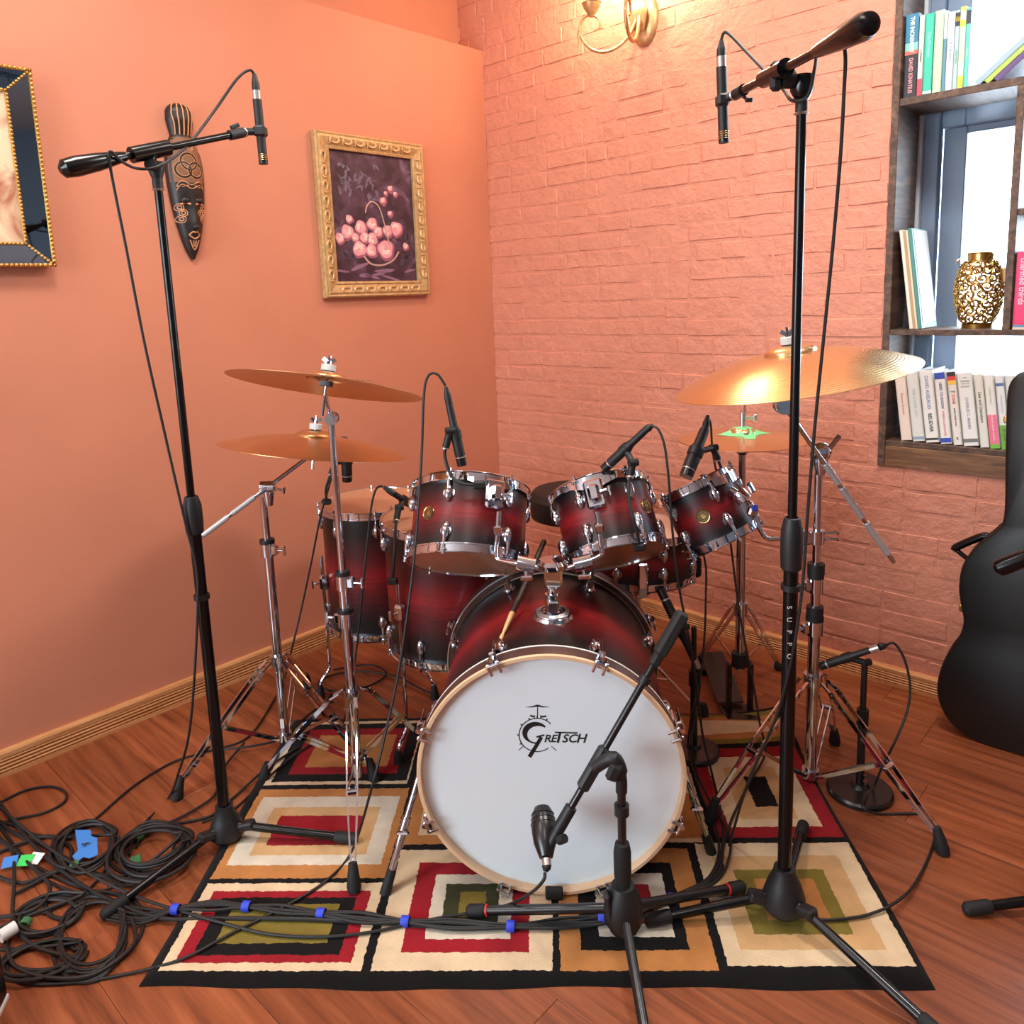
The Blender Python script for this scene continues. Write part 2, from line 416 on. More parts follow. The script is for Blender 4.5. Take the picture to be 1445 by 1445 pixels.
BH = 0.071; LENS = {'s': 0.214, 'h': 0.104, 't': 0.158}
BV = {(k, i): brick_mesh(LENS[k]-0.004, BH-0.0075, i*7+ord(k)) for k in LENS for i in range(7)}
BM = {}
def project(p):
    v = p-C0; z = v.dot(FW); return (CX+FPX*v.dot(RT)/z, CY-FPX*v.dot(UP)/z)
allb = []
for k in range(-18, 25):
    zc = 1.258 + BH*(k+0.5)
    if zc < 0.05 or zc > ROOM_H-0.03: continue
    u = -0.245 if zc > LEDGE+0.03 else -0.015
    first = True
    hdr = (k % 7 == 3)
    while u < 3.6:
        kind = 'h' if hdr or random.random() < 0.13 else ('t' if random.random() < 0.1 else 's')
        if first: kind = random.choice('sht'); first = False
        L_ = LENS[kind]; uc = u+L_/2; u += L_
        if uc+L_/2 > U0+0.012 and uc-L_/2 < U1 and Z0-0.03 < zc < Z1+0.03: 
            if uc-L_/2 > U0-0.05: continue
        x, y = project(wr(uc, zc))
        size = 1.0/((wr(uc, zc)-C0).length)**2*L_ if -10 < x < 1455 and -10 < y < 1455 else 0
        allb.append((size, uc, zc, kind, random.randrange(7)))
allb.sort(reverse=True)
rest = MB()
for i, (sz, uc, zc, kind, vv) in enumerate(allb):
    mx = M.Translation((uc, zc+random.uniform(-.0015, .0015), random.uniform(-.0015, .0012))) @ M.Rotation(random.uniform(-.016, .016), 4, 'Z') @ M.Rotation(random.uniform(-.008, .008), 4, 'X')
    # bricks at the shelf edge are cut to it
    if uc+LENS[kind]/2 > U0 and uc-LENS[kind]/2 < U0 and Z0-0.03 < zc < Z1+0.03: mx = mx @ M.Translation((-(uc+LENS[kind]/2-U0)/2, 0, 0)) @ M.Diagonal(((LENS[kind]-(uc+LENS[kind]/2-U0))/LENS[kind], 1, 1, 1))
    mx = wrf(0, 0) @ mx
    if i < 300 and sz > 0:
        key = (kind, vv)
        if key not in BM: BM[key] = MB().add(*BV[key]).mesh('brick', 'brick_paint', 22)
        link('brick', BM[key], wallR, True, mx)
    else:
        rest.m = mx; rest.add(*BV[(kind, vv)])
ro = rest.build('brickwork', 'brick_paint', wallR, True, 22); ro['kind'] = 'stuff'

def baseboard(name, mx, h, length):
    prof = [(0.0, 0.0), (0.018, 0.0), (0.018, h*0.16)]
    n = 4; a, b = h*0.18, h*0.72
    for i in range(n):
        z0 = a+(b-a)*i/n; z1 = a+(b-a)*(i+1)/n; d = z1-z0
        prof += [(0.0125, z0), (0.0165, z0+d*0.2), (0.0185, z0+d*0.5), (0.0165, z0+d*0.8), (0.0125, z1-0.0004)]
    prof += [(0.018, b+0.0005), (0.0185, h*0.9), (0.015, h*0.98), (0.008, h), (0.0, h)]
    vs = [(x, z, o) for x in (0, length) for (o, z) in prof]; k = len(prof)
    fs = [(i, (i+1) % k, k+(i+1) % k, k+i) for i in range(k)] + [tuple(range(k)), tuple(range(k, 2*k))]
    o = MB().add(vs, fs).build(name, 'pine', None, False, 25); o.matrix_basis = mx
    return struct(o)
baseboard('baseboard_left', wlf(ROOM_U-0.05, 0, 0), 0.082, ROOM_U-0.07)
baseboard('baseboard_right', wrf(0.0, 0, 0), 0.068, ROOM_U-0.05)

# ------------------------------------------------------------------ window behind the shelf
WF = wrf(0, 0, 0)
win = struct(thing('window_1', '', '', mx=WF)); del win['label']; del win['category']
def wbox(name, u0, u1, z0, z1, o0, o1, mt, parent, bev=0.003):
    return MB().box(((u0+u1)/2, (z0+z1)/2, (o0+o1)/2), (u1-u0, z1-z0, o1-o0), bev).build(name, mt, parent, True, 0)
wbox('reveal', 1.772, 1.80, Z0+0.03, Z1, -0.285, -0.21, 'reveal_paint', win)
wbox('frame', 1.80, 1.845, Z0+0.03, Z1, -0.285, -0.235, 'window_paint', win)
wbox('frame', 2.92, 2.99, Z0+0.03, Z1, -0.285, -0.235, 'window_paint', win)
wbox('sill', 1.80, 2.99, Z0+0.03, Z0+0.075, -0.29, -0.225, 'reveal_paint', win)
for zz0, zz1, oo in ((Z0+0.075, 1.90, -0.285), (1.86, Z1, -0.255)):
    wbox('sash_stile', 1.845, 1.915, zz0, zz1, oo-0.03, oo, 'window_paint', win)
    wbox('sash_stile', 2.85, 2.92, zz0, zz1, oo-0.03, oo, 'window_paint', win)
    wbox('sash_rail', 1.915, 2.85, zz0, zz0+0.06, oo-0.03, oo, 'window_paint', win)
    wbox('sash_rail', 1.915, 2.85, zz1-0.06, zz1, oo-0.03, oo, 'window_paint', win)
m = bpy.data.materials.new('pane_glass'); m.use_nodes = True; MAT['pane_glass'] = m
N = m.node_tree.nodes; L = m.node_tree.links; N.remove(N['Principled BSDF'])
tr = N.new('ShaderNodeBsdfTransparent'); gl = N.new('ShaderNodeBsdfGlossy'); gl.inputs['Roughness'].default_value = 0.03
fr = N.new('ShaderNodeFresnel'); fr.inputs['IOR'].default_value = 1.45; mxs = N.new('ShaderNodeMixShader')
L.new(fr.outputs[0], mxs.inputs[0]); L.new(tr.outputs[0], mxs.inputs[1]); L.new(gl.outputs[0], mxs.inputs[2]); L.new(mxs.outputs[0], N['Material Output'].inputs[0])
wbox('pane', 1.913, 2.852, Z0+0.13, 1.845, -0.302, -0.298, 'pane_glass', win, 0)
wbox('pane', 1.913, 2.852, 1.915, Z1-0.05, -0.272, -0.268, 'pane_glass', win, 0)

# ------------------------------------------------------------------ bookshelf built into the window opening
SF = wrf(U0, 0, 0)
shelf = thing('bookshelf', 'dark stained wooden bookshelf built into the window opening in the brick wall', 'bookshelf', mx=SF)
SD = -0.20
def sbox(name, u0, u1, z0, z1, o0, o1, mt='shelf_wood', bev=0.0015):
    return MB().box(((u0+u1)/2, (z0+z1)/2, (o0+o1)/2), (u1-u0, z1-z0, o1-o0), bev).build(name, mt, shelf, True, 0)
sbox('side_panel', 0.002, 0.024, Z0, 2.6, SD, 0.008)
sbox('side_panel', 1.206, 1.228, Z0, 2.6, SD, 0.008)
SB, SM, SU = 0.852, 1.216, 1.925
sbox('shelf', 0.024, 1.206, SB-0.018, SB, SD, 0.004)
sbox('shelf', 0.024, 1.206, SM-0.018, SM, SD, 0.006)
sbox('shelf', 0.024, 1.206, SU-0.022, SU, SD, 0.006)
sbox('shelf', 0.024, 1.206, 2.578, 2.6, SD, 0.006)
sbox('shelf', 0.358, 1.206, 1.545, 1.563, SD, 0.006)
sbox('divider', 0.337, 0.357, SM, SU-0.022, SD, 0.006)
sbox('apron', 0.024, 1.206, Z0, SB-0.018, -0.012, 0.006, 'apron_wood')

mat('paper', hx(238, 234, 224), 0.8)
def book(u, z, t, h, d, lean, col, label, front=-0.006, group=None, bands=(), words=(), rough=0.45, cover=None, turn=0.0):
    """one book: x = thickness, y = height, z = out of the shelf; the spine is at z = 0"""
    k = 'book_%02d%02d%02d' % tuple(int(c*99) for c in col); mat(k, col, rough)
    mx = SF @ M.Translation((u, z, front)) @ M.Rotation(turn, 4, 'Y') @ M.Rotation(lean, 4, 'Z')
    b = thing('book', label, 'book', mx=mx, group=group)
    c = min(0.0025, t*0.18)
    cb = MB().box((c/2, h/2, -d/2), (c, h, d)).box((t-c/2, h/2, -d/2), (c, h, d)).box((t/2, h/2, -c/2), (t, h, c), c*0.4)
    cb.build('cover', k, b, True, 0)
    MB().box((t/2, h/2, -d/2-0.001), (t-2*c, h-0.006, d-0.006)).build('page_block', 'paper', b, True, 0)
    for (y0, y1, bc) in bands:
        kk = 'print_%02d%02d%02d' % tuple(int(q*99) for q in bc); mat(kk, bc, rough)
        MB().box((t/2, (y0+y1)/2*h, 0.0002), (t*0.99, (y1-y0)*h, 0.0005)).build('spine_panel', kk, b, True, 0)
    for (body, yc, size, wc, rot, sx) in words:
        kk = 'print_%02d%02d%02d' % tuple(int(q*99) for q in wc); mat(kk, wc, rough)
        tm = M.Translation((t/2, yc*h, 0.0006))
        if rot: tm = tm @ M.Rotation(-PI/2, 4, 'Z')
        text(body, size, tm, kk, b, local=True, sx=sx, ext=0.0001, bold=size*0.018)
    return b
W_ = hx(236, 234, 230)
# --- lower row: leaning books
def ub(px, py=622): return onR(px, py)[0]-U0
LOW = [  # base left px, base right px, height, colour, label, bands, words
 (1265, 1280.5, 0.232, hx(240, 222, 206), 'cream pink paperback leaning against the shelf side in the lowest row', (), (('Beyond Ground', .52, .011, hx(214, 160, 150), 1, 1),)),
 (1281.5, 1298.5, 0.230, hx(226, 228, 222), 'pale grey green paperback with faint title and small square mark, lowest shelf row', ((.03, .07, hx(150, 170, 190)),), (('THE OTHER CITY', .55, .012, hx(196, 206, 204), 1, 1),)),
 (1300, 1319, 0.232, hx(240, 238, 232), 'white paperback with large blue and black capital lettering down its spine', ((.035, .065, hx(60, 60, 62)),), (('DAVID AXELROD', .70, .0138, hx(120, 160, 200), 1, 1), ('BELIEVER', .28, .0150, hx(50, 52, 56), 1, 1))),
 (1321, 1336.5, 0.228, hx(240, 236, 230), 'white paperback with a blue cap and a blue patch at its foot', ((.91, 1.0, hx(54, 78, 182)), (.02, .085, hx(42, 76, 180))), (('NEED TO KNOW', .68, .0108, hx(70, 84, 120), 1, 1), ('KAREN CLEVELAND', .29, .0088, hx(226, 130, 140), 1, 1))),
 (1339, 1351.5, 0.232, hx(238, 232, 224), 'white paperback with black, red and yellow bands at the spine top', ((.94, 1.0, hx(50, 34, 50)), (.885, .94, hx(222, 70, 60)), (.83, .885, hx(246, 200, 80))), (('THE', .73, .0075, hx(60, 56, 56), 0, 1), ('ZONE', .63, .0115, hx(214, 60, 50), 1, 1), ('BARRY SEARS, PH.D.', .38, .0065, hx(80, 80, 84), 1, 1), ('II', .09, .012, hx(40, 40, 40), 0, 1))),
 (1353.5, 1375, 0.230, hx(240, 240, 236), 'thick white paperback with small grey title lines across its spine', ((.05, .10, hx(120, 120, 120)),), (('THE', .93, .006, hx(150, 150, 150), 0, 1), ('WIZARD', .885, .0075, hx(150, 150, 150), 0, .9), ('AND THE', .85, .005, hx(160, 160, 160), 0, 1), ('PROPHET', .81, .0065, hx(150, 150, 150), 0, .9), ('CHARLES C. MANN', .45, .0115, hx(150, 160, 170), 1, 1))),
 (1377, 1389.5, 0.228, hx(232, 230, 220), 'slim ivory paperback with brush script title, lowest shelf row', (), (('Law and Literature', .55, .0125, hx(110, 110, 104), 1, 1),)),
 (1391, 1405, 0.226, hx(240, 238, 232), 'white paperback with pink lower half and green foot', ((.06, .46, hx(238, 122, 146)), (0, .06, hx(120, 190, 60))), (('a book about women', .28, .009, hx(250, 210, 220), 1, 1), ('LIVING WELL', .72, .009, hx(200, 216, 190), 1, 1))),
 (1407, 1419, 0.226, hx(236, 236, 236), 'white paperback with green lower third and blue round emblem', ((0, .33, hx(112, 174, 62)), (.86, .90, hx(90, 120, 170))), (('life stories', .2, .009, hx(60, 110, 50), 1, 1), ('CHICKEN SOUP', .62, .008, hx(200, 206, 214), 1, 1))),
 (1421, 1436, 0.226, hx(224, 230, 228), 'pale blue grey book beside the green footed paperback', (), ()),
 (1438, 1454, 0.222, hx(210, 206, 200), 'grey book at the end behind the guitar case neck', (), ()),
]
for (p0, p1, h, c, lab, bands, words) in LOW:
    u0, u1 = ub(p0), ub(p1); t = (u1-u0)*0.955
    book(u0+0.012, SB+0.0005, t, h, 0.15, math.radians(8.0), c, lab, bands=bands, words=words, group='books on the lowest shelf', front=-0.012)
# --- upper row: upright books, then three leaning
def ut(px): return onR(px, 138)[0]-U0
TOP = [
 (1272.5, 1291, 0.243, hx(30, 30, 38), 'thick hardcover with teal top, black foot and capitals down its spine', ((.66, 1.0, hx(40, 120, 150)), (.57, .66, hx(120, 190, 180)), (.52, .57, hx(226, 100, 84))), (('THE INCREMENT', .755, .0165, hx(236, 240, 236), 1, .82), ('DAVID IGNATIUS', .27, .0165, hx(230, 150, 150), 1, .8))),
 (1291.5, 1298.5, 0.232, hx(210, 206, 200), 'slim grey paperback with red lower end on the upper shelf', ((0, .22, hx(220, 66, 84)),), (('A WOMAN', .5, .007, hx(60, 60, 60), 1, 1),)),
 (1299.5, 1312, 0.232, hx(52, 186, 156), 'bright teal green hardcover with white curve on the upper shelf', ((.02, .05, hx(220, 240, 230)),), (('The Fountain', .62, .014, hx(150, 226, 204), 1, 1),)),
 (1313, 1325.5, 0.234, hx(182, 214, 176), 'pale green hardcover on the upper shelf', (), (('A Secret Garden', .55, .012, hx(214, 230, 206), 1, 1),)),
 (1326, 1330.5, 0.228, hx(90, 140, 160), 'thin blue paperback with white top on the upper shelf', ((.66, 1, hx(236, 232, 226)),), ()),
 (1331, 1341, 0.222, hx(206, 208, 214), 'light grey paperback on the upper shelf', (), (('OF THE WOLF', .5, .010, hx(150, 156, 170), 1, 1),)),
 (1341.5, 1347.5, 0.222, hx(168, 200, 206), 'pale aqua paperback with yellow and black top label', ((.80, .97, hx(36, 38, 44)), (.86, .92, hx(230, 206, 60))), (('GREEN LIVING', .42, .006, hx(90, 180, 110), 1, 1),)),
 (1348, 1356, 0.228, hx(226, 218, 200), 'cream paperback with yellow green ends on the upper shelf', ((0, .16, hx(196, 206, 60)), (.76, .84, hx(206, 220, 70)), (.95, 1, hx(214, 224, 80))), (('SCHOOL BOOK', .45, .007, hx(190, 170, 150), 1, 1),)),
 (1356.5, 1363, 0.222, hx(96, 196, 178), 'turquoise paperback with black top label beside the leaning books', ((.80, .97, hx(40, 48, 70)),), (('THE SEA', .45, .006, hx(200, 236, 228), 1, 1),)),
]
for (p0, p1, h, c, lab, bands, words) in TOP:
    u0, u1 = ut(p0), ut(p1)
    book(u0, SU+0.0005, (u1-u0)*0.97, h, 0.15, 0.0, c, lab, bands=bands, words=words, group='books on the upper shelf', front=-0.012)
u = ut(1372)
for t, h, c, lab, wd in ((0.016, 0.24, hx(150, 176, 192), 'blue grey book leaning over to the right on the upper shelf', ()),
                     (0.014, 0.235, hx(168, 206, 84), 'lime green paperback leaning right on the upper shelf', (('Bedtime', .5, .009, hx(220, 236, 140), 1, 1),)),
                     (0.018, 0.24, hx(92, 66, 116), 'purple paperback leaning right under the lime green one', (('SHELTER PARK', .5, .009, hx(226, 210, 226), 1, 1),))):
    ln = math.radians(-50)
    book(u, SU+t*math.sin(-ln)+0.001, t, h, 0.15, ln, c, lab, words=wd, group='leaning books on the upper shelf', front=-0.015)
    u += t/math.cos(ln)*1.02
# --- middle row: tall thin books leaning left, the last one showing its cover
um = onR(1281, 466)[0]-U0
for i, (t, h, d, c, lab) in enumerate(((0.010, 0.315, 0.17, hx(240, 228, 206), 'tall cream softcover book leaning on the shelf side'),
                        (0.008, 0.312, 0.17, hx(186, 150, 112), 'tall thin tan songbook between two pale ones'),
                        (0.006, 0.314, 0.17, hx(236, 214, 170), 'tall thin yellow cream songbook in the middle shelf'),
                        (0.012, 0.318, 0.165, hx(70, 136, 130), 'tall teal hardcover with large white front cover'))):
    b = book(um, SM+0.001, t, h, d, math.radians(8), c, lab, group='tall books on the middle shelf', front=-0.018)
    if i == 3:
        MB().box((t+0.0006, h*0.52, -d*0.53), (0.001, h*0.93, d*0.86)).build('front_cover_sheet', 'white_plastic', b, True, 0)
        mat('print_tan', hx(206, 180, 150), 0.5)
        MB(M.Translation((t+0.0014, h*0.28, -d*0.4)) @ M.Rotation(PI/2, 4, 'Y')).prism([(-.02, -.05), (.02, -.05), (.012, 0), (.016, .05), (-.006, .06), (-.016, .01)], 0, 0.0004).build('cover_picture', 'print_tan', b, True, 0)
    um += t*1.02
pu = onR(1424, 466)[0]-U0
book(0.362, SM+0.0005, 0.034, 0.225, 0.15, 0.0, hx(226, 44, 104), 'bright pink paperback standing against the shelf divider', bands=((0, .03, hx(230, 200, 180)), (.03, .06, hx(90, 140, 180)),), words=(('charmed thirds', .62, .022, hx(250, 190, 210), 1, 1),), front=-0.004)

# --- pierced gold lantern vase
vz = SM; vuu, vo_ = onR(1378, 463, -0.10)[0], -0.10
vase = thing('lantern_vase', 'gold pierced metal lantern vase with scroll cut-outs on the middle shelf', 'vase', mx=frame(wr(vuu, vz, vo_), DR, -NR, ZZ))
hV = 0.232
VP = [(0.040, 0.014), (0.050, 0.03), (0.062, 0.07), (0.067, 0.11), (0.065, 0.145), (0.055, 0.185), (0.043, 0.205)]
def vr(z):
    for (r0, a), (r1, c) in zip(VP, VP[1:]):
        if z <= c: return r0+(r1-r0)*max(0, z-a)/(c-a)
    return VP[-1][0]
scroll = MB(); rv = random.Random(2)
for k, zc in enumerate((0.030, 0.053, 0.077, 0.102, 0.127, 0.152, 0.176, 0.194)):
    nn = 13 if 0.05 < zc < 0.18 else 11
    for i in range(nn):
        a0 = 2*PI*(i+0.5*(k % 2))/nn; sg_ = 1 if (i+k) % 2 else -1; ph = rv.uniform(0, 6.28); pts = []
        for t in range(17):
            q = t/16; rad = 0.0145*(1-q)+0.0030; an = ph+sg_*q*2*PI*1.35
            z = min(max(zc+math.sin(an)*rad*0.95, 0.014), 0.205); r = vr(z); th_ = a0+math.cos(an)*rad/max(r, 0.03)
            pts.append((math.cos(th_)*r, math.sin(th_)*r, z))
        scroll.tube(pts, 0.0035, 6)
sw = scroll.build('scrollwork', 'brass', vase, True); sw['kind'] = 'stuff'
MB().lathe([(0.0, 0), (0.042, 0), (0.043, 0.012), (0.040, 0.015)], seg=40).build('base_ring', 'brass', vase, True)
MB().lathe([(0.043, 0.204), (0.036, 0.209), (0.036, 0.228), (0.040, 0.232), (0.037, 0.233), (0.034, 0.228), (0.034, 0.208)], seg=40).build('neck', 'brass', vase, True)
MB().tube(spline([(-0.038, -0.02, 0.222), (-0.06, -0.035, 0.205), (0.0, -0.068, 0.19), (0.045, -0.045, 0.21), (0.038, -0.02, 0.222)], 8), 0.0015, 6).build('carry_handle', 'brass', vase, True)
mat('latch_wood', hx(196, 150, 104), 0.5)
MB().box((0.322, 1.375, -0.10), (0.03, 0.05, 0.02), 0.006).build('wood_block', 'latch_wood', shelf, True)

# ================================================================== ON THE ORANGE WALL
# ---- mirror-framed picture (x right, y up, z out)
mz0, mz1, mu1 = 1.508, 2.051, 1.889
mw, mh, mb_ = 0.46, mz1-mz0, 0.064
MF = wlf(mu1, mz0, 0.002)
mir = thing('mirror_framed_picture', 'sepia picture in a mirrored frame edged with gold beads', 'picture', mx=MF)
mat('mirror', hx(140, 160, 180), 0.03, 1.0)
mat('mirror_back', hx(70, 55, 40), 0.6)
m = mat('sepia_print', hx(226, 190, 150), 0.5); N, L, b = nodes(m)
tc = N.new('ShaderNodeTexCoord'); n = N.new('ShaderNodeTexNoise'); n.inputs['Scale'].default_value = 9; n.inputs['Detail'].default_value = 6; n.inputs['Distortion'].default_value = 1.2
L.new(tc.outputs['Object'], n.inputs['Vector']); cr = N.new('ShaderNodeValToRGB'); L.new(n.outputs['Fac'], cr.inputs[0])
e = cr.color_ramp.elements; e[0].position = 0.36; e[0].color = lin(hx(176, 108, 80)); e[1].position = 0.6; e[1].color = lin(hx(236, 208, 172)); L.new(cr.outputs[0], b.inputs['Base Color'])
MB().box((-mw/2, mh/2, 0.008), (mw-0.004, mh-0.004, 0.016)).build('backing', 'mirror_back', mir, True, 0)
def quad(name, pts, zt, mt):
    MB().add([(*p[:2], p[2]) for p in pts], [(0, 1, 2, 3)]).build(name, mt, mir, True, 0)
zo, zi = 0.036, 0.024
O = [(-mw, 0), (0, 0), (0, mh), (-mw, mh)]; I = [(-mw+mb_, mb_*0.95), (-mb_, mb_*0.95), (-mb_, mh-mb_*0.95), (-mw+mb_, mh-mb_*0.95)]
for a in range(4):
    c = (a+1) % 4
    q = [(*O[a], zo), (*O[c], zo), (*I[c], zi), (*I[a], zi)]
    MB().add([(x, y, z) for x, y, z in q]+[(x, y, 0.016) for x, y, z in q], [(0, 1, 2, 3), (4, 5, 6, 7), (0, 1, 5, 4), (1, 2, 6, 5), (2, 3, 7, 6), (3, 0, 4, 7)]).build('mirror_panel', 'mirror', mir, True, 0)
    bd = MB()
    def row(p, q, r, name):
        p, q = V(p), V(q); L_ = (q-p).length; k = int(L_/(r*2.05)); mb2 = MB()
        for i in range(k+1): mb2.ball(p+(q-p)*i/k, r, 7)
        mb2.tube([p-V((0, 0, r*0.7)), q-V((0, 0, r*0.7))], r*0.8, 6)
        mb2.build(name, 'gold', mir, True)
    row((*O[a], zo+0.003), (*O[c], zo+0.003), 0.0060, 'outer_bead_trim')
    row((*I[a], zi+0.002), (*I[c], zi+0.002), 0.0052, 'inner_bead_trim')
    row((*O[a], zo+0.002), (*I[a], zi+0.002), 0.0046, 'mitre_bead_trim')
MB().box((-mw/2, mh/2, 0.019), (mw-2*mb_, mh-2*mb_*0.95, 0.006)).build('print', 'sepia_print', mir, True, 0)

# ---- framed still life
pu0, pu1, pz0, pz1 = 0.411, 0.945, 1.386, 2.010
pw, ph = pu1-pu0, pz1-pz0
PF = wlf(pu1, pz0, 0.002)
pic = thing('framed_painting', 'flower basket still life in a carved gold frame on the orange wall', 'picture', mx=PF)
fb, fd = 0.062, 0.030
prof = [(0.0, 0.0), (0.0, 0.022), (0.006, 0.026), (0.012, 0.024), (0.020, fd*0.9), (0.038, fd*0.75), (0.050, 0.018), (0.054, 0.022), (fb, 0.020), (fb, 0.006)]
corn = [(0, 0, 1, 1), (pw, 0, -1, 1), (pw, ph, -1, -1), (0, ph, 1, -1)]
for a in range(4):
    c = (a+1) % 4
    vs = [(corn[k][0]+corn[k][2]*d, corn[k][1]+corn[k][3]*d, z) for k in (a, c) for d, z in prof]; n_ = len(prof)
    MB().add(vs, [(i, (i+1) % n_, n_+(i+1) % n_, n_+i) for i in range(n_)]+[tuple(range(n_)), tuple(range(n_, 2*n_))]).build('frame_rail', 'gold_paint', pic, True, 30)
# carved C scrolls along the rails
def cscroll(s):
    p = []
    for i in range(15):
        t = i/14; a = PI*(0.15+1.55*t); r = s*(1-0.62*t)
        p.append((math.cos(a)*r*1.25, math.sin(a)*r*0.8-0.1*s, 0.002*math.sin(PI*t)))
    return p
sc_m = MB().tube(cscroll(0.017), [0.0022+0.003*math.sin(PI*i/14) for i in range(15)], 6).tube([(0.018, -0.012, 0), (0.026, 0.0, 0.002), (0.024, 0.014, 0)], [0.0015, 0.004, 0.0015], 6).mesh('carved_scroll', 'gold_paint_light')
for a in range(4):
    L_ = pw if a % 2 == 0 else ph; k = 7 if a % 2 == 0 else 9
    for i in range(k):
        t = fb+(L_-2*fb)*(i+0.5)/k - 0.0
        pos, rot = {0: ((t, 0.030), 0), 1: ((pw-0.030, t), PI/2), 2: ((pw-t, ph-0.030), PI), 3: ((0.030, ph-t), -PI/2)}[a]
        link('carved_scroll', sc_m, pic, True, M.Translation((*pos, 0.0245)) @ M.Rotation(rot, 4, 'Z'))
m = mat('painted_ground', hx(58, 38, 52), 0.45); N, L, b = nodes(m)
tc = N.new('ShaderNodeTexCoord'); n = N.new('ShaderNodeTexNoise'); n.inputs['Scale'].default_value = 13; n.inputs['Detail'].default_value = 8; n.inputs['Distortion'].default_value = 0.8
L.new(tc.outputs['Object'], n.inputs['Vector']); cr = N.new('ShaderNodeValToRGB'); L.new(n.outputs['Fac'], cr.inputs[0])
e = cr.color_ramp.elements; e[0].position = 0.4; e[0].color = lin(hx(58, 38, 50)); e[1].position = 0.75; e[1].color = lin(hx(132, 112, 138))
k = e.new(0.58); k.color = lin(hx(84, 58, 76)); L.new(cr.outputs[0], b.inputs['Base Color'])
MB().box((pw/2, ph/2, 0.006), (pw-2*fb+0.01, ph-2*fb+0.01, 0.006)).build('canvas', 'painted_ground', pic, True, 0)
iw, ih = pw-2*fb, ph-2*fb
def pc(x, y): return (fb+x*iw, fb+(1-y)*ih)
def blob(mbx, x, y, rx, ry, z, rot=0, n=22, wob=0.07):
    cx, cy = pc(x, y); p = []
    for i in range(n):
        a = 2*PI*i/n; r = 1+wob*math.sin(3*a+x*9)+wob*0.6*math.sin(5*a+y*7)
        q = (math.cos(a)*rx*iw*r, math.sin(a)*ry*iw*r)
        p.append((cx+q[0]*math.cos(rot)-q[1]*math.sin(rot), cy+q[0]*math.sin(rot)+q[1]*math.cos(rot)))
    MB().prism(p, 0.0088, 0.0093+z).build('painted_'+mbx, 'paint_'+mbx, pic, True, 0)
rp = random.Random(3)
for k, c in (('rose', hx(226, 160, 168)), ('rose_deep', hx(160, 92, 112)), ('white', hx(238, 214, 208)), ('rose_pale', hx(236, 184, 184)), ('rose_light', hx(246, 208, 200)), ('leaf', hx(74, 60, 78)), ('grey', hx(112, 102, 122)), ('ground', hx(138, 104, 130))):
    mat('paint_'+k, c, 0.5)
ROSES = [(.30, .75, .09), (.17, .62, .08), (.62, .75, .11), (.44, .76, .075), (.47, .55, .07), (.33, .58, .075), (.77, .58, .085), (.46, .67, .075), (.37, .66, .065), (.20, .52, .045), (.66, .60, .07), (.54, .61, .06), (.08, .67, .06), (.26, .66, .05), (.88, .72, .04)]
for i in range(40): blob('leaf', rp.uniform(.08, .92), rp.uniform(.45, .85), rp.uniform(.03, .07), rp.uniform(.015, .03), 0.0, rp.uniform(0, 3))
for i in range(34): blob('grey', rp.uniform(.1, .6), rp.uniform(.08, .36), rp.uniform(.02, .05), rp.uniform(.008, .016), 0.0, rp.uniform(0, 3), wob=.25)
for i in range(8): blob('ground', rp.uniform(.05, .95), rp.uniform(.86, .98), rp.uniform(.06, .14), rp.uniform(.01, .02), 0.0, rp.uniform(-.4, .4))
for j, (x, y, r) in enumerate(ROSES):
    blob('rose_deep', x, y, r, r*0.95, 0.0003)
    blob('rose', x-.008, y-.008, r*.85, r*.78, 0.0006)
    for q in range(5):
        a = q*1.257+x*20; blob(('rose_light', 'rose_pale', 'rose', 'white')[(q+j) % 4], x-.01+math.cos(a)*r*.36, y-.01+math.sin(a)*r*.26, r*.36, r*.20, 0.0009+0.0001*q, -a+1.2, wob=.12)

for x, y, r in ((.72, .26, .045), (.62, .36, .05), (.78, .30, .035), (.70, .46, .04), (.66, .30, .03)):
    blob('rose_deep', x, y, r, r*.9, 0.0003, wob=.10); blob('rose', x-.005, y-.008, r*.7, r*.5, 0.0006, .6, wob=.12); blob('rose_light', x-.012, y-.012, r*.4, r*.25, 0.0009, -.4, wob=.12)

mat('paint_basket', hx(196, 160, 150), 0.5)
hp = [pc(.66-.0, .70), pc(.60, .50), pc(.55, .40), pc(.47, .37), pc(.41, .41), pc(.39, .46)]
bk = MB().tube(spline([(x, y, 0.0112) for x, y in hp], 6), 0.0030, 5, flat=0.3)
bk.tube(spline([(*pc(a, b2), 0.0100) for a, b2 in ((.34, .80), (.42, .86), (.56, .87), (.70, .83), (.78, .76))], 6), 0.004, 5, flat=0.3)
bk.build('painted_basket', 'paint_basket', pic, True)

# ---- carved mask
MKF = wlf(1.4505, 1.53, 0.003)
mask = thing('carved_mask', 'long black carved wooden mask with tan inlaid lines on the orange wall', 'mask', mx=MKF)
mat('mask_black', hx(30, 24, 22), 0.45, noise_amt=0.3, noise_scale=40)
mat('mask_tan', hx(214, 150, 104), 0.55, noise_amt=0.15, noise_scale=60)
mat('mask_brown', hx(128, 86, 58), 0.6, noise_amt=0.2, noise_scale=60)
WT = [(0.0, .006, .012), (0.03, .022, .022), (0.07, .034, .034), (0.12, .046, .042), (0.18, .056, .047), (0.24, .062, .048), (0.29, .064, .046), (0.33, .060, .042), (0.36, .052, .038), (0.385, .042, .032), (0.395, .036, .028)]
KN = [(0.390, .034, .026), (0.410, .038, .032), (0.445, .045, .038), (0.475, .043, .036), (0.492, .032, .028), (0.500, .014, .012), (0.502, .003, .003)]
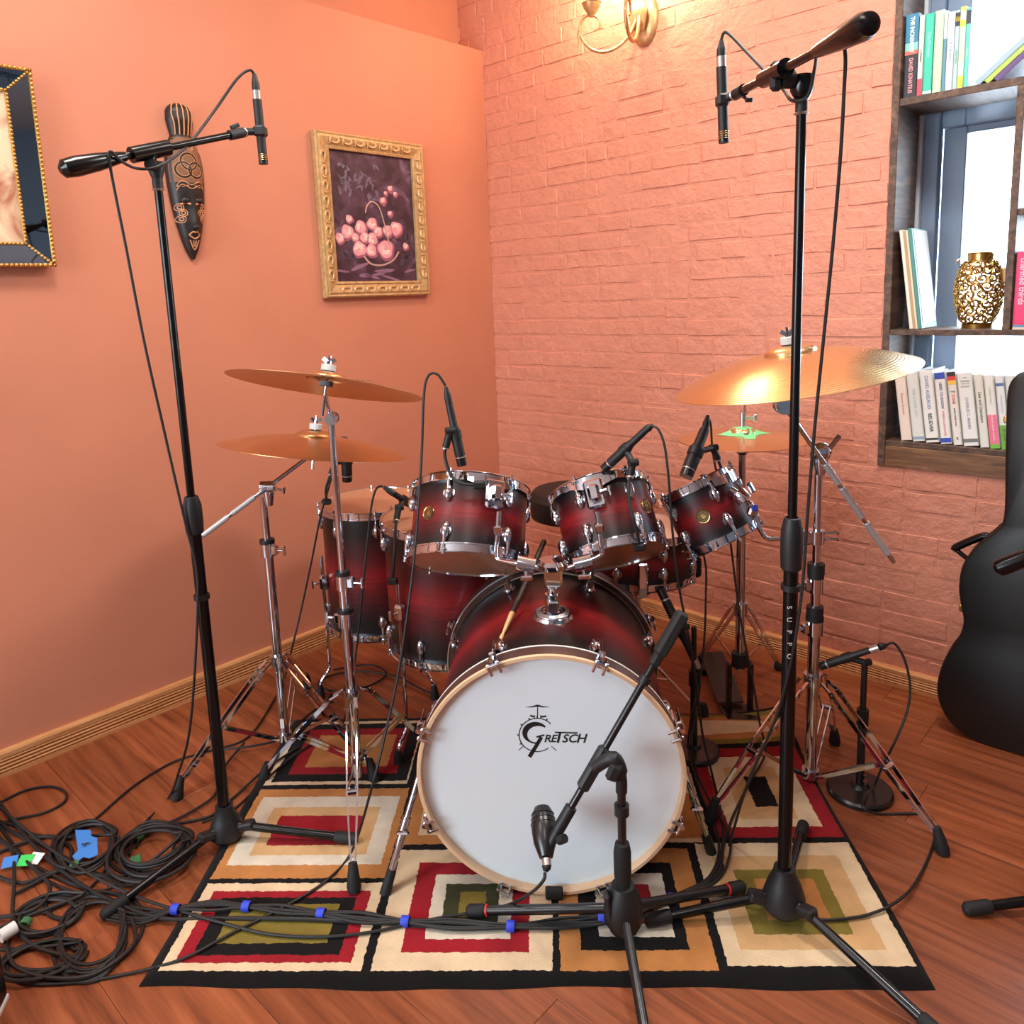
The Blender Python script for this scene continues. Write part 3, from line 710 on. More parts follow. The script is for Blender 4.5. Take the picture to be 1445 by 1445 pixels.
def interp(T, y):
    if y <= T[0][0]: return T[0][1:]
    for a, b in zip(T, T[1:]):
        if y <= b[0]:
            t = (y-a[0])/(b[0]-a[0]); return (a[1]+(b[1]-a[1])*t, a[2]+(b[2]-a[2])*t)
    return T[-1][1:]
def mz(x, y):
    w_, d_ = interp(WT, y) if y < 0.392 else interp(KN, y)
    q = max(0.0, 1-(x/w_)**2) if w_ > 0 else 0
    z = d_*math.sqrt(q)
    # brow recess and nose ridge
    if 0.08 < y < 0.21 and y < 0.392:
        z -= 0.006*math.exp(-((abs(x)-0.022)/0.014)**2)*math.exp(-((y-0.165)/0.03)**2)
        z += 0.010*math.exp(-(x/0.008)**2)*math.exp(-((y-0.125)/0.045)**2)
    return z
def shell(T, n=44, k=20):
    vs, fs = [], []
    ya, yb = T[0][0], T[-1][0]
    for i in range(n+1):
        y = ya+(yb-ya)*i/n; w_, d_ = interp(T, y)
        for j in range(k+1):
            a = -PI/2+PI*j/k; x = w_*math.sin(a)*0.9999
            vs.append((x, y, mz(x, y) if T is WT or True else 0))
    for i in range(n):
        for j in range(k): fs.append((i*(k+1)+j, i*(k+1)+j+1, (i+1)*(k+1)+j+1, (i+1)*(k+1)+j))
    b0 = len(vs)
    vs += [(vs[i*(k+1)+(0 if s_ == 0 else k)][0], vs[i*(k+1)][1], 0) for i in range(n+1) for s_ in (0, 1)]
    for i in range(n): fs.append((b0+2*i, b0+2*i+1, b0+2*i+3, b0+2*i+2))
    return vs, fs
MB().add(*shell(WT)).build('face', 'mask_black', mask, True, 60)
MB().add(*shell(KN, 16, 20)).build('topknot', 'mask_black', mask, True, 60)
def mpx(zx, zy):                      # position on the mask read off the photograph
    u, z = onL(200+zx/5.78, 130+zy/5.78, 0.03); return (-(u-1.4505), z-1.53)
def inlay(pts, r, name, mt='mask_tan', closed=False, n=6):
    P3 = spline([(x, y, 0) for x, y in pts], n) if not closed else spline([(x, y, 0) for x, y in list(pts)+[pts[0]]], n)[:-1]
    P3 = [(p.x, p.y, mz(p.x, p.y)+0.0003) for p in P3]
    MB().tube(P3, r, 6, closed=closed).build(name, mt, mask, True)
for x0 in (-0.030, -0.016, 0.0, 0.016, 0.030):
    inlay([(x0*0.85, 0.398), (x0*0.95, 0.43), (x0*1.12, 0.46), (x0*0.95, 0.487), (x0*0.6, 0.497)], 0.0022, 'inlay_stripe')
# brown carved field behind the knots
vs, fs = [], []
for i in range(15):
    y = 0.245+0.145*i/14; w_ = interp(WT, y)[0]*0.93
    for j in range(13):
        x = -w_+2*w_*j/12; vs.append((x, y, mz(x, y)+0.0006))
for i in range(14):
    for j in range(12): fs.append((i*13+j, i*13+j+1, (i+1)*13+j+1, (i+1)*13+j))
MB().add(vs, fs).build('carved_field', 'mask_brown', mask, True, 60)
def circle(cx, cy, r, k=16, sy=1.0): return [(cx+math.cos(2*PI*i/k)*r, cy+math.sin(2*PI*i/k)*r*sy) for i in range(k)]
for cx, cy, r in ((-0.020, 0.285, 0.024), (0.020, 0.285, 0.024), (0.0, 0.312, 0.026)):
    for rr, th in ((r+0.004, 0.0011), (r-0.004, 0.0011)):
        inlay(circle(cx, cy, rr), th, 'inlay_knot', closed=True, n=2)
    inlay(circle(cx, cy, r), 0.0028, 'knot_band', 'mask_black', True, 2)
for s_ in (-1, 1):
    inlay([(-0.045*s_, 0.345), (-0.028*s_, 0.372), (-0.012*s_, 0.346), (0.004*s_, 0.374), (0.02*s_, 0.35)], 0.0014, 'inlay_zigzag', n=3)
for dy in (0.0, 0.012):
    inlay([(-0.046, 0.218+dy), (-0.030, 0.238+dy), (0.0, 0.226+dy), (0.030, 0.238+dy), (0.046, 0.218+dy)], 0.0014, 'inlay_brow')
for i in range(7):
    t = (i-3)/3; inlay([(t*0.040-0.004, 0.234+0.004*math.cos(t*4)), (t*0.040+0.004, 0.235+0.004*math.cos(t*4))], 0.0013, 'inlay_dash', n=2)
for s_ in (-1, 1):
    inlay([(0.008*s_, 0.176), (0.022*s_, 0.180), (0.038*s_, 0.175)], 0.0036, 'eyelid', 'mask_tan')
    MB().ball((0.022*s_, 0.188, mz(0.022, 0.188)-0.001), 0.015, 12, (1, .75, .6)).build('eye', 'mask_black', mask, True)
    for cx, cy in ((0.040, 0.165), (0.030, 0.148), (0.036, 0.128)):
        inlay(circle(cx*s_, cy, 0.0115, 12), 0.0015, 'inlay_rosette', closed=True, n=2)
        inlay(circle(cx*s_, cy, 0.0055, 10), 0.0018, 'inlay_rosette', closed=True, n=2)
MB().ball((0, 0.103, mz(0, 0.103)), 0.010, 12, (1.2, .8, 1)).build('nose', 'mask_black', mask, True)
inlay([(-0.018, 0.078), (-0.006, 0.088), (0.0, 0.085), (0.006, 0.088), (0.018, 0.078)], 0.0024, 'lip')
inlay([(-0.018, 0.078), (0.0, 0.066), (0.018, 0.078)], 0.0024, 'lip')
inlay([(-0.015, 0.062), (0.0, 0.030), (0.015, 0.062)], 0.0021, 'inlay_beard', n=3)
for x0 in (-0.006, 0.0, 0.006): inlay([(x0, 0.060), (x0*0.4, 0.040)], 0.0012, 'inlay_beard', n=3)

# ---- wall sconce with scrolled arms
scu, scz = onR(905, 25, 0.02)
SCF = wrf(scu, scz, 0.0)
sco = thing('wall_sconce', 'antique gold wall sconce with scrolled arms and leaf ornament', 'sconce', mx=SCF)
mat('sconce_gold', hx(206, 160, 112), 0.38, 0.6, noise_amt=0.25, noise_scale=50)
MB(M.Diagonal((0.62, 1.0, 1.0, 1.0))).lathe([(0.0, 0.024), (0.05, 0.022), (0.075, 0.016), (0.092, 0.010), (0.10, 0.0), (0.0, 0.0)]).build('backplate', 'sconce_gold', sco, True)
lf = MB()
for i in range(7):
    a = (i-3)*0.22; lf.tube(spline([(0, 0.07, 0.03), (math.sin(a)*0.05, 0.02, 0.045), (math.sin(a)*0.03, -0.05, 0.032)], 5), [0.002+0.008*math.sin(PI*k/10) for k in range(11)], 6, flat=0.5)
lf.build('leaf_ornament', 'sconce_gold', sco, True)
for s_, nm in ((-1, 'l'), (1, 'r')):
    # each arm swings outward from the plate; the arm lies in a plane turned away from the wall
    dx, dz = (-0.70, 0.70) if s_ < 0 else (0.35, 0.93)
    path2 = [(0.02, -0.045), (0.05, -0.03), (0.058, 0.03), (0.05, 0.09)]
    p2 = []
    def q(d, y): return (d*1.45*dx, y*1.35-0.012, 0.028+d*1.45*dz)
    main = [q(0.0, 0.06), q(0.012, 0.0), q(0.04, -0.05), q(0.085, -0.078), q(0.13, -0.072), q(0.158, -0.035), q(0.155, 0.002), q(0.135, 0.018), q(0.112, 0.010), q(0.106, -0.012), q(0.120, -0.024)]
    P3 = spline(main, 7); n_ = len(P3)
    arm = MB().tube(P3, [0.0080-0.0040*(i/n_) for i in range(n_)], 8).build('arm', 'sconce_gold', sco, True)
    MB().tube([q(0.165, -0.07), q(0.163, -0.03), q(0.150, 0.0)], [0.001, 0.006, 0.002], 6).build('leaf_tip', 'sconce_gold', arm, True)
    c = V(q(0.128, 0.022))
    cup = MB().lathe([(0.0, -0.012), (0.010, -0.012), (0.016, 0.0), (0.030, 0.020), (0.034, 0.034), (0.037, 0.036), (0.032, 0.038), (0.0, 0.038)], c, (0, 1, 0), 24).build('candle_cup', 'sconce_gold', sco, True)
    MB().lathe([(0.011, 0.036), (0.011, 0.10), (0.0, 0.10)], c, (0, 1, 0), 16).build('candle_sleeve', 'white_plastic', sco, True)
    mat('bulb_glow', (1, .85, .6), 0.4, emit=((1.0, 0.78, 0.48), 30.0))
    MB().lathe([(0.0, 0.145), (0.006, 0.14), (0.013, 0.12), (0.012, 0.108), (0.006, 0.10)], c, (0, 1, 0), 16).build('bulb', 'bulb_glow', sco, True)
    pl = bpy.data.lights.new('sconce_light', 'POINT'); pl.energy = 9; pl.color = (1.0, 0.80, 0.55); pl.shadow_soft_size = 0.03
    po = bpy.data.objects.new('sconce_light', pl); COL.objects.link(po); po.location = SCF @ (c + V((0, 0.17, 0)))

# ================================================================== RUG
RA = G(193, 1388, 0.012); RB = G(1320, 1388, 0.012)
RX = (RB-RA); RWID = RX.length; RX.normalize(); RY = ZZ.cross(RX)
RF = frame(V((RA.x, RA.y, 0)), RX, RY, ZZ)
m = mat('rug_pile', hx(30, 26, 26), 0.95, spec=0.15); N, L, b = nodes(m)
tc = N.new('ShaderNodeTexCoord')
n = N.new('ShaderNodeTexNoise'); n.inputs['Scale'].default_value = 70; n.inputs['Detail'].default_value = 3; L.new(tc.outputs['Object'], n.inputs['Vector'])
sb = N.new('ShaderNodeVectorMath'); sb.operation = 'SUBTRACT'; sb.inputs[1].default_value = (0.5, 0.5, 0.5); L.new(n.outputs['Color'], sb.inputs[0])
scl = N.new('ShaderNodeVectorMath'); scl.operation = 'SCALE'; scl.inputs['Scale'].default_value = 0.010; L.new(sb.outputs[0], scl.inputs[0])
ad = N.new('ShaderNodeVectorMath'); ad.operation = 'ADD'; L.new(tc.outputs['Object'], ad.inputs[0]); L.new(scl.outputs[0], ad.inputs[1])
sx = N.new('ShaderNodeSeparateXYZ'); L.new(ad.outputs[0], sx.inputs[0])
BK, CRM, RED, OLV, TAN, LTN, WHT, GRN = hx(19, 16, 16), hx(222, 196, 160), hx(150, 26, 36), hx(128, 112, 48), hx(188, 126, 70), hx(208, 166, 116), hx(216, 204, 184), hx(60, 62, 38)
RECTS = [(CRM, .03, .455, .03, .275), (RED, .055, .43, .05, .25), (BK, .085, .40, .07, .23), (OLV, .12, .365, .10, .21),
 (TAN, .03, .455, .29, .635), (WHT, .05, .435, .335, .60), (LTN, .095, .39, .37, .555), (RED, .125, .355, .405, .52),
 (CRM, .03, .445, .655, .99), (BK, .047, .44, .67, .975), (RED, .085, .405, .705, .945), (TAN, .125, .37, .74, .91),
 (CRM, .475, .85, .03, .385), (RED, .53, .80, .075, .34), (WHT, .575, .76, .11, .30), (GRN, .605, .73, .145, .27), (OLV, .64, .70, .17, .245),
 (TAN, .47, .85, .405, .66), (CRM, .51, .81, .44, .62), (RED, .55, .77, .48, .58), (CRM, .47, .85, .68, .99), (BK, .52, .80, .73, .95),
 (TAN, .865, 1.185, .03, .385), (BK, .91, 1.135, .08, .335), (WHT, .95, 1.11, .115, .30), (RED, .985, 1.075, .15, .265),
 (CRM, .87, 1.25, .405, .81), (TAN, 1.02, 1.24, .42, .60), (RED, .92, 1.20, .62, .80),
 (CRM, 1.205, 1.58, .04, .40), (LTN, 1.24, 1.538, .08, .355), (OLV, 1.28, 1.487, .12, .31), (TAN, 1.32, 1.455, .16, .28),
 (RED, 1.265, 1.58, .42, .81), (CRM, 1.305, 1.54, .46, .765), (LTN, 1.345, 1.49, .49, .715), (BK, 1.395, 1.455, .54, .67),
 (OLV, 1.10, 1.58, .83, 1.0), (TAN, 1.15, 1.575, .85, .985), (CRM, 1.30, 1.53, .875, .955)]
def mth(op, a, bv):
    q = N.new('ShaderNodeMath'); q.operation = op
    if isinstance(a, float): q.inputs[0].default_value = a
    else: L.new(a, q.inputs[0])
    if isinstance(bv, float): q.inputs[1].default_value = bv
    else: L.new(bv, q.inputs[1])
    return q.outputs[0]
cur = None
for (c, x0, x1, y0, y1) in RECTS:
    def inside(sock, lo, hi):
        d = mth('SUBTRACT', sock, (lo+hi)/2); q = N.new('ShaderNodeMath'); q.operation = 'ABSOLUTE'; L.new(d, q.inputs[0])
        return mth('LESS_THAN', q.outputs[0], (hi-lo)/2)
    msk = mth('MULTIPLY', inside(sx.outputs['X'], x0, x1), inside(sx.outputs['Y'], y0, y1))
    mx_ = N.new('ShaderNodeMix'); mx_.data_type = 'RGBA'; L.new(msk, mx_.inputs[0])
    if cur is None: mx_.inputs[6].default_value = lin(BK)
    else: L.new(cur, mx_.inputs[6])
    mx_.inputs[7].default_value = lin(c); cur = mx_.outputs[2]
n2 = N.new('ShaderNodeTexNoise'); n2.inputs['Scale'].default_value = 16; n2.inputs['Detail'].default_value = 8; L.new(tc.outputs['Object'], n2.inputs['Vector'])
mr = N.new('ShaderNodeMapRange'); mr.inputs[1].default_value = 0.3; mr.inputs[2].default_value = 0.7; mr.inputs[3].default_value = 0.84; mr.inputs[4].default_value = 1.08; L.new(n2.outputs['Fac'], mr.inputs[0])
mm = N.new('ShaderNodeMix'); mm.data_type = 'RGBA'; mm.blend_type = 'MULTIPLY'; mm.inputs[0].default_value = 1; L.new(cur, mm.inputs[6]); L.new(mr.outputs[0], mm.inputs[7]); L.new(mm.outputs[2], b.inputs['Base Color'])
n3 = N.new('ShaderNodeTexNoise'); n3.inputs['Scale'].default_value = 420; n3.inputs['Detail'].default_value = 3; L.new(tc.outputs['Object'], n3.inputs['Vector'])
bp = N.new('ShaderNodeBump'); bp.inputs['Strength'].default_value = 0.6; bp.inputs['Distance'].default_value = 0.003; L.new(n3.outputs['Fac'], bp.inputs['Height']); L.new(bp.outputs[0], b.inputs['Normal'])
b.inputs['Sheen Weight'].default_value = 0.05
RD = 1.02; nx_, ny_ = 110, 76; vs, fs = [], []
def rz(x, y):
    e = min(x, RWID-x, y, RD-y); h = 0.012*min(1, max(0.0, e/0.012)**0.5) if e > 0 else 0
    k = max(0.0, (x-1.15)/0.45)*max(0.0, (y-0.72)/0.3)         # ripples where the rug is pushed up at the back right corner
    h += k*0.018*(1+math.sin((y*0.9+x*0.25)*34))
    h += 0.0010*noise.noise(V((x*9, y*9, 0)))*(1 if e > 0.01 else 0)
    return h
for j in range(ny_+1):
    for i in range(nx_+1):
        x, y = RWID*i/nx_, RD*j/ny_
        wob = 0.004*math.sin(x*7+1)+0.002*math.sin(x*23)
        vs.append((x+0.003*math.sin(y*8), y+(wob if j in (0, ny_) else 0), rz(x, y)+0.0003))
for j in range(ny_):
    for i in range(nx_): fs.append((j*(nx_+1)+i, j*(nx_+1)+i+1, (j+1)*(nx_+1)+i+1, (j+1)*(nx_+1)+i))
rug = MB().add(vs, fs).build('area_rug', 'rug_pile', None, False, 60); rug.matrix_basis = RF
tag(rug, 'patterned rug of nested red, olive, tan and black rectangles under the drums', 'rug')
RUGZ = 0.0125

# ================================================================== DRUMS
def hoop_prof(r, z, up=1):          # flanged steel hoop, z = seat on the shell edge
    return [(r-0.001, z-0.018*up), (r+0.010, z-0.018*up), (r+0.010, z-0.0145*up), (r+0.006, z-0.014*up), (r+0.0055, z+0.003*up), (r+0.0095, z+0.005*up), (r+0.0085, z+0.007*up), (r+0.003, z+0.0055*up), (r+0.003, z-0.015*up)]
LUG = {}
def lug_mesh(sz):
    if sz in LUG: return LUG[sz]
    b = MB().ball((0.004, 0, 0), 1.0, 16, (0.013*sz, 0.0115*sz, 0.024*sz)).cyl((0.0, 0, 0.0), (0.002, 0, 0), 0.015*sz, seg=18)
    b.cyl((0.0095, 0, 0.012*sz), (0.0095, 0, 0.034*sz), 0.0052, 0.0046, 12)
    LUG[sz] = b.mesh('lug', 'chrome'); return LUG[sz]
def rodm(L_):
    k = 'rod%.3f' % L_
    if k not in LUG:
        LUG[k] = MB().cyl((0.0095, 0, 0.03), (0.0095, 0, L_), 0.0028, seg=8).cyl((0.0095, 0, L_), (0.0095, 0, L_+0.011), 0.0045, seg=8).box((0.008, 0, L_-0.003), (0.014, 0.014, 0.006), 0.0015).mesh('tension_rod', 'chrome')
    return LUG[k]
def drum(name, label, c, axis, dia, depth, nl, ph=0.0, lsz=1.0, hint=(0, 1, 0), badge=None, group=None, head='batter_head', lugin=0.055):
    t = thing(name, label, 'drum', mx=frame_z(c, axis, hint), group=group)
    r = dia/2; h = depth/2
    MB().lathe([(r, -h), (r, -h*0.5), (r, 0), (r, h*0.5), (r, h), (r-0.006, h), (r-0.006, -h), (r, -h)], seg=72).build('shell', 'cherry_burst', t, True)
    MB().lathe(hoop_prof(r, h, 1), seg=72, closed=True).build('batter_hoop', 'chrome', t, True)
    MB().lathe(hoop_prof(r, -h, -1), seg=72, closed=True).build('resonant_hoop', 'chrome', t, True)
    MB().lathe([(0.0, h+0.003), (r+0.0025, h+0.003), (r+0.0025, h+0.001), (0.0, h+0.001)], seg=64).build('batter_head', head, t, True)
    MB().lathe([(0.0, -h-0.003), (r+0.0025, -h-0.003), (r+0.0025, -h-0.001), (0.0, -h-0.001)], seg=64).build('resonant_head', 'clear_head', t, True)
    for i in range(nl):
        a = ph+2*PI*i/nl
        for s_ in (1, -1):
            mx = M.Rotation(a, 4, 'Z') @ M.Translation((r, 0, s_*(h-lugin))) @ (M.Rotation(PI, 4, 'X') if s_ < 0 else M.Identity(4))
            lo = link('lug', lug_mesh(lsz), t, True, mx)
            link('tension_rod', rodm(lugin+0.002), lo, True)
    if badge is not None:
        a, bz = badge
        mx = M.Rotation(a, 4, 'Z') @ M.Translation((r, 0, bz)) @ M.Rotation(PI/2, 4, 'Y')
        bo = MB(mx).lathe([(0.0, 0.0025), (0.0045, 0.0028), (0.005, 0.0014), (0.017, 0.0014), (0.0185, 0.0022), (0.0195, 0.0)], seg=32).build('badge', 'brass', t, True)
        MB(mx).lathe([(0.007, 0.0016), (0.007, 0.0019), (0.0155, 0.0019), (0.0155, 0.0016)], seg=32).build('badge_field', 'badge_black', bo, True)
        for k in range(16):
            q = 2*PI*k/16
            MB(mx).box((math.cos(q)*0.0112, math.sin(q)*0.0112, 0.0020), (0.003, 0.0022, 0.0006), rot=M.Rotation(q, 3, 'Z')).build('badge_letter', 'brass', bo, True, 0)
    return t
mat('badge_black', hx(60, 56, 40), 0.4)

# ---- bass drum: local z points out of the front head
KC = V((0.056, 1.580, 0.312)); KN_ = V((-0.064, -0.996, -0.035)).normalized()
KF = frame_z(KC, KN_, (0, 0, 1))
KR = 0.279; KD = 0.455
kick = thing('bass_drum', 'large cherry burst bass drum with white front head and maple hoop', 'drum', mx=KF)
zf = -0.045                              # front bearing edge; hoop reaches forward to 0
m = MAT['cherry_burst']
ks = MB().lathe([(KR, zf-KD), (KR, zf-KD*0.75), (KR, zf-KD*0.5), (KR, zf-KD*0.25), (KR, zf), (KR-0.007, zf), (KR-0.007, zf-KD), (KR, zf-KD)], seg=96).build('shell', 'cherry_burst', kick, True)
ho = KR+0.019
MB().lathe([(KR+0.0102, 0.0), (ho-0.001, 0.0), (ho, -0.004), (ho, -0.044), (ho-0.002, -0.046), (KR+0.004, -0.046), (KR+0.004, -0.022), (KR+0.0102, -0.022)], seg=96, closed=True).build('front_hoop', 'hoop_dark', kick, True)
MB().lathe([(KR+0.0098, -0.022), (KR+0.0098, 0.0002), (KR+0.0108, 0.0012), (ho-0.001, 0.0012), (ho+0.0006, -0.001), (ho+0.0006, -0.005), (ho-0.001, -0.006), (KR+0.011, -0.022)], seg=96, closed=True).build('hoop_front_edge', 'hoop_maple', kick, True)
MB().lathe([(ho-0.002, -0.0465), (ho+0.0008, -0.046), (ho+0.0008, -0.041), (ho-0.002, -0.041)], seg=96, closed=True).build('hoop_inlay', 'hoop_white', kick, True)
MB().lathe([(KR+0.0096, -0.022), (KR+0.0096, -0.0185), (KR+0.004, -0.0180), (KR-0.002, -0.0190), (0.0, -0.0190), (0.0, -0.022)], seg=96).build('front_head', 'drum_head', kick, True)
zr = zf-KD
MB().lathe([(KR+0.004, zr-0.048), (ho, zr-0.048), (ho, zr-0.002), (KR+0.004, zr-0.002)], seg=96, closed=True).build('rear_hoop', 'hoop_dark', kick, True)
MB().lathe([(ho-0.002, zr-0.006), (ho+0.001, zr-0.006), (ho+0.001, zr+0.001), (ho-0.002, zr+0.001)], seg=96, closed=True).build('rear_hoop_edge', 'chrome_satin', kick, True)
MB().lathe([(0.0, zr-0.012), (KR+0.003, zr-0.012), (KR+0.003, zr-0.010), (0, zr-0.010)], seg=64).build('rear_head', 'batter_head', kick, True)
claw = MB().box((0.005, 0, -0.005), (0.006, 0.030, 0.040), 0.002).box((-0.006, -0.011, 0.010), (0.024, 0.007, 0.007), 0.002).box((-0.006, 0.011, 0.010), (0.024, 0.007, 0.007), 0.002)
claw.ball((0.007, -0.011, 0.008), 0.0055, 10).ball((0.007, 0.011, 0.008), 0.0055, 10).box((0.011, 0, -0.026), (0.018, 0.016, 0.012), 0.003).mesh('x', 'chrome')
claw_m = claw.mesh('claw_hook', 'chrome')
crod_m = MB().cyl((0.014, 0, -0.010), (0.014, 0, -0.085), 0.0034, seg=10).cyl((0.014, 0, -0.014), (0.014, 0, 0.004), 0.0058, seg=8).mesh('tension_rod', 'chrome')
klug = MB().ball((0.006, 0, 0), 1.0, 16, (0.015, 0.013, 0.030)).cyl((0, 0, 0), (0.0025, 0, 0), 0.018, seg=20).cyl((0.012, 0, 0.01), (0.012, 0, 0.036), 0.006, seg=12).mesh('lug', 'chrome')
for i in range(8):
    a = PI/2+PI/8+2*PI*i/8
    R_ = M.Rotation(a, 4, 'Z')
    c_ = link('claw_hook', claw_m, kick, True, R_ @ M.Translation((ho, 0, 0)))
    link('tension_rod', crod_m, c_, True)
    link('lug', klug, kick, True, R_ @ M.Translation((KR, 0, zf-0.062)))
    c_ = link('claw_hook', claw_m, kick, True, R_ @ M.Translation((ho, 0, zr-0.048)) @ M.Rotation(PI, 4, 'X'))
    link('tension_rod', crod_m, c_, True)
    link('lug', klug, kick, True, R_ @ M.Translation((KR, 0, zr+0.062)) @ M.Rotation(PI, 4, 'X'))
for s_, foot in ((1, G(543, 1262, RUGZ)), (-1, G(1004, 1203, RUGZ))):
    f = KF.inverted() @ foot; a0 = V((s_*(KR+0.004), 0.06, zf-0.11))
    a0 = V((math.copysign(KR+0.002, f.x), 0.04, zf-0.10))
    sp = MB().cyl(a0, f+(a0-f).normalized()*0.05, 0.0075, seg=14).cyl(a0.lerp(f, 0.55), a0.lerp(f, 0.72), 0.0105, seg=14).build('spur', 'chrome', kick, True)
    MB().cyl(a0.lerp(f, 0.86), f, 0.011, 0.013, 14).build('rubber_foot', 'rubber', sp, True)
    MB().box(a0, (0.03, 0.06, 0.05), 0.008).build('spur_bracket', 'chrome', kick, True)
    MB().box(a0.lerp(f, 0.62)+V((0, 0.0, 0.014)), (0.03, 0.006, 0.012), 0.003).build('wing_bolt', 'chrome', sp, True)
mat('felt_block', hx(34, 33, 33), 0.9)
MB().box((0.0, -ho+0.012, 0.006), (0.04, 0.026, 0.018), 0.003).build('hoop_pad', 'felt_block', kick, True)
# logo on the head (x to the viewer's right: the local x axis seen from the front runs right)
def hp_(px, py):                        # local position on the head under a pixel
    d = ray(px, py); n_ = KF.to_3x3() @ V((0, 0, 1)); o_ = KF @ V((0, 0, -0.0188))
    p = C0 + d*((o_-C0).dot(n_)/d.dot(n_)); return KF.inverted() @ p
sgn = 1 if hp_(800, 1040).x > hp_(750, 1040).x else -1
c0 = hp_(757, 1032); LS = (hp_(827, 1040)-hp_(730, 1040)).length/97.0*1.0        # metres per pixel on the head
zt = -0.0184
def lg(px, py): q = hp_(px, py); return (q.x, q.y, zt)
def stroke(pts, r, name='logo_stroke', closed=False):
    P3 = [V(lg(*p)) for p in pts]; P3 = [V((p.x, p.y, zt)) for p in P3]
    lay = MB(); n_ = len(P3); vs = []; rr = r if isinstance(r, list) else [r]*n_
    for i in range(n_):
        a = P3[i-1] if (i > 0 or closed) else P3[i]; c = P3[(i+1) % n_] if (i < n_-1 or closed) else P3[i]
        t_ = (c-a).normalized(); s2 = V((-t_.y, t_.x, 0))*rr[i]*LS
        vs += [P3[i]+s2, P3[i]-s2]
    m_ = n_ if closed else n_-1
    fs = [(2*i, 2*i+1, (2*((i+1) % n_))+1, 2*((i+1) % n_)) for i in range(m_)]
    vs2 = vs+[v-V((0, 0, 0.0008)) for v in vs]; k_ = len(vs)
    fs2 = fs+[tuple(k_+q for q in f) for f in fs]
    return lay.add(vs2, fs2).build(name, 'ink_black', fh, True, 0)
fh = [o for o in kick.children if o.name.startswith('front_head')][0]
fh.matrix_basis = M.Identity(4)
def arc(cx, cy, rx, ry, a0, a1, k=24): return [(cx+rx*math.cos(math.radians(a0+(a1-a0)*i/k)), cy+ry*math.sin(math.radians(a0+(a1-a0)*i/k))) for i in range(k+1)]
# drum outline circle round the initial
stroke(arc(758, 1037, 25.5, 23.5, -25, -345+0, 40)[8:37] if False else arc(758, 1037, 25.5, 23.5, 52, 318, 40), 0.7)
for a in (150, 180, 215, 245, 270, 300): stroke([(758+25.5*math.cos(math.radians(a)), 1037+23.5*math.sin(math.radians(a))), (758+28.5*math.cos(math.radians(a)), 1037+26.5*math.sin(math.radians(a)))], 0.9)
stroke([(738, 1053), (732, 1058.5)], 0.5); stroke([(778, 1053), (785, 1059)], 0.5)
# little cymbal and its rod
stroke([(758.5, 997), (758.5, 1014)], 0.6)
stroke([(742, 997.5), (750, 997.5), (758.5, 995.5), (767, 997.5), (775, 997.5)], [0.2, 0.9, 1.6, 0.9, 0.2])
stroke([(748, 1009.5), (754, 1011.5)], 1.3); stroke([(763, 1011.5), (771, 1010.5)], 1.3); stroke([(754, 1009), (754, 1014)], 0.6); stroke([(763, 1009), (763, 1014)], 0.6)
# big initial with its long tail, then the rest of the name
stroke(arc(757, 1035, 16.5, 13.5, -42, -285, 30), [1.2+2.9*math.sin(PI*min(1, i/24)) for i in range(31)])
stroke([(764, 1040), (755, 1055), (747, 1068)], [2.6, 2.7, 3.0]); stroke([(757, 1040), (768, 1037)], 1.3)
def lt(ch, px, py, h_px, sxx=1.0):
    q = hp_(px, py); text(ch, h_px*LS*1.38, M.Translation((q.x, q.y, zt)) @ M.Rotation(0.035*0, 4, 'Z'), 'ink_black', fh, shear=0.28, local=True, sx=sgn*sxx, ext=0.0003, name='logo_letter', bold=0.00035)
for ch, px, h_ in (('R', 772, 12), ('E', 780.5, 12), ('S', 796.5, 13), ('C', 807, 13), ('H', 819.5, 14)): lt(ch, px, 1042.5, h_)
stroke([(783, 1033.3), (815, 1034.2)], 1.1); stroke([(790.5, 1033.5), (787, 1048)], 1.6)
# small maker's crown low on the head
stroke([(769, 1254), (772, 1258), (777, 1253), (782, 1258), (785, 1254)], 0.7); stroke([(770, 1260), (784, 1260)], 1.2); stroke([(771, 1263.5), (783, 1263.5)], 0.4); stroke([(774, 1266), (780, 1266)], 0.4)

# ---- tom post and arms on the bass drum
pb = G(778, 889, 0.0)
pbl = KF.inverted() @ P(778, 889, 1.755)
pz_l = -0.045-KD*0.42
base_w = KF @ V((0.012, KR, pz_l)); upk = (KF.to_3x3() @ V((0, 1, 0))).normalized()
th = thing('tom_holder', 'chrome double tom holder post rising from the bass drum', 'drum hardware', base_w)
MB().lathe([(0.0, 0.012), (0.03, 0.011), (0.046, 0.006), (0.050, -0.003), (0.046, -0.012), (0.0, -0.012)], base_w, upk, 40).build('base_plate', 'chrome', th)
MB(frame_z(base_w, upk)).lathe([(0.030, 0.0125), (0.041, 0.0095), (0.040, 0.0075)], seg=40).build('plate_ring', 'chrome_satin', th)
ptop = P(780, 805, base_w.y+0.004)
MB().cyl(base_w, ptop, 0.0135, seg=24).build('post', 'chrome', th)
MB().cyl(base_w+ZZ*0.008, base_w+ZZ*0.055, 0.0185, seg=24).build('post_socket', 'chrome', th)
MB().box(base_w+ZZ*0.028+V((0, -0.019, 0)), (0.026, 0.012, 0.03), 0.003).build('socket_clamp', 'chrome', th)
MB().box(ptop-ZZ*0.012, (0.044, 0.040, 0.056), 0.006).build('top_block', 'chrome', th)
MB().lathe([(0, 0.022), (0.030, 0.020), (0.038, 0.012), (0.036, 0.0)], ptop+ZZ*0.008, (0, 0, 1), 24).build('top_cap', 'chrome', th)
Y1 = 1.86
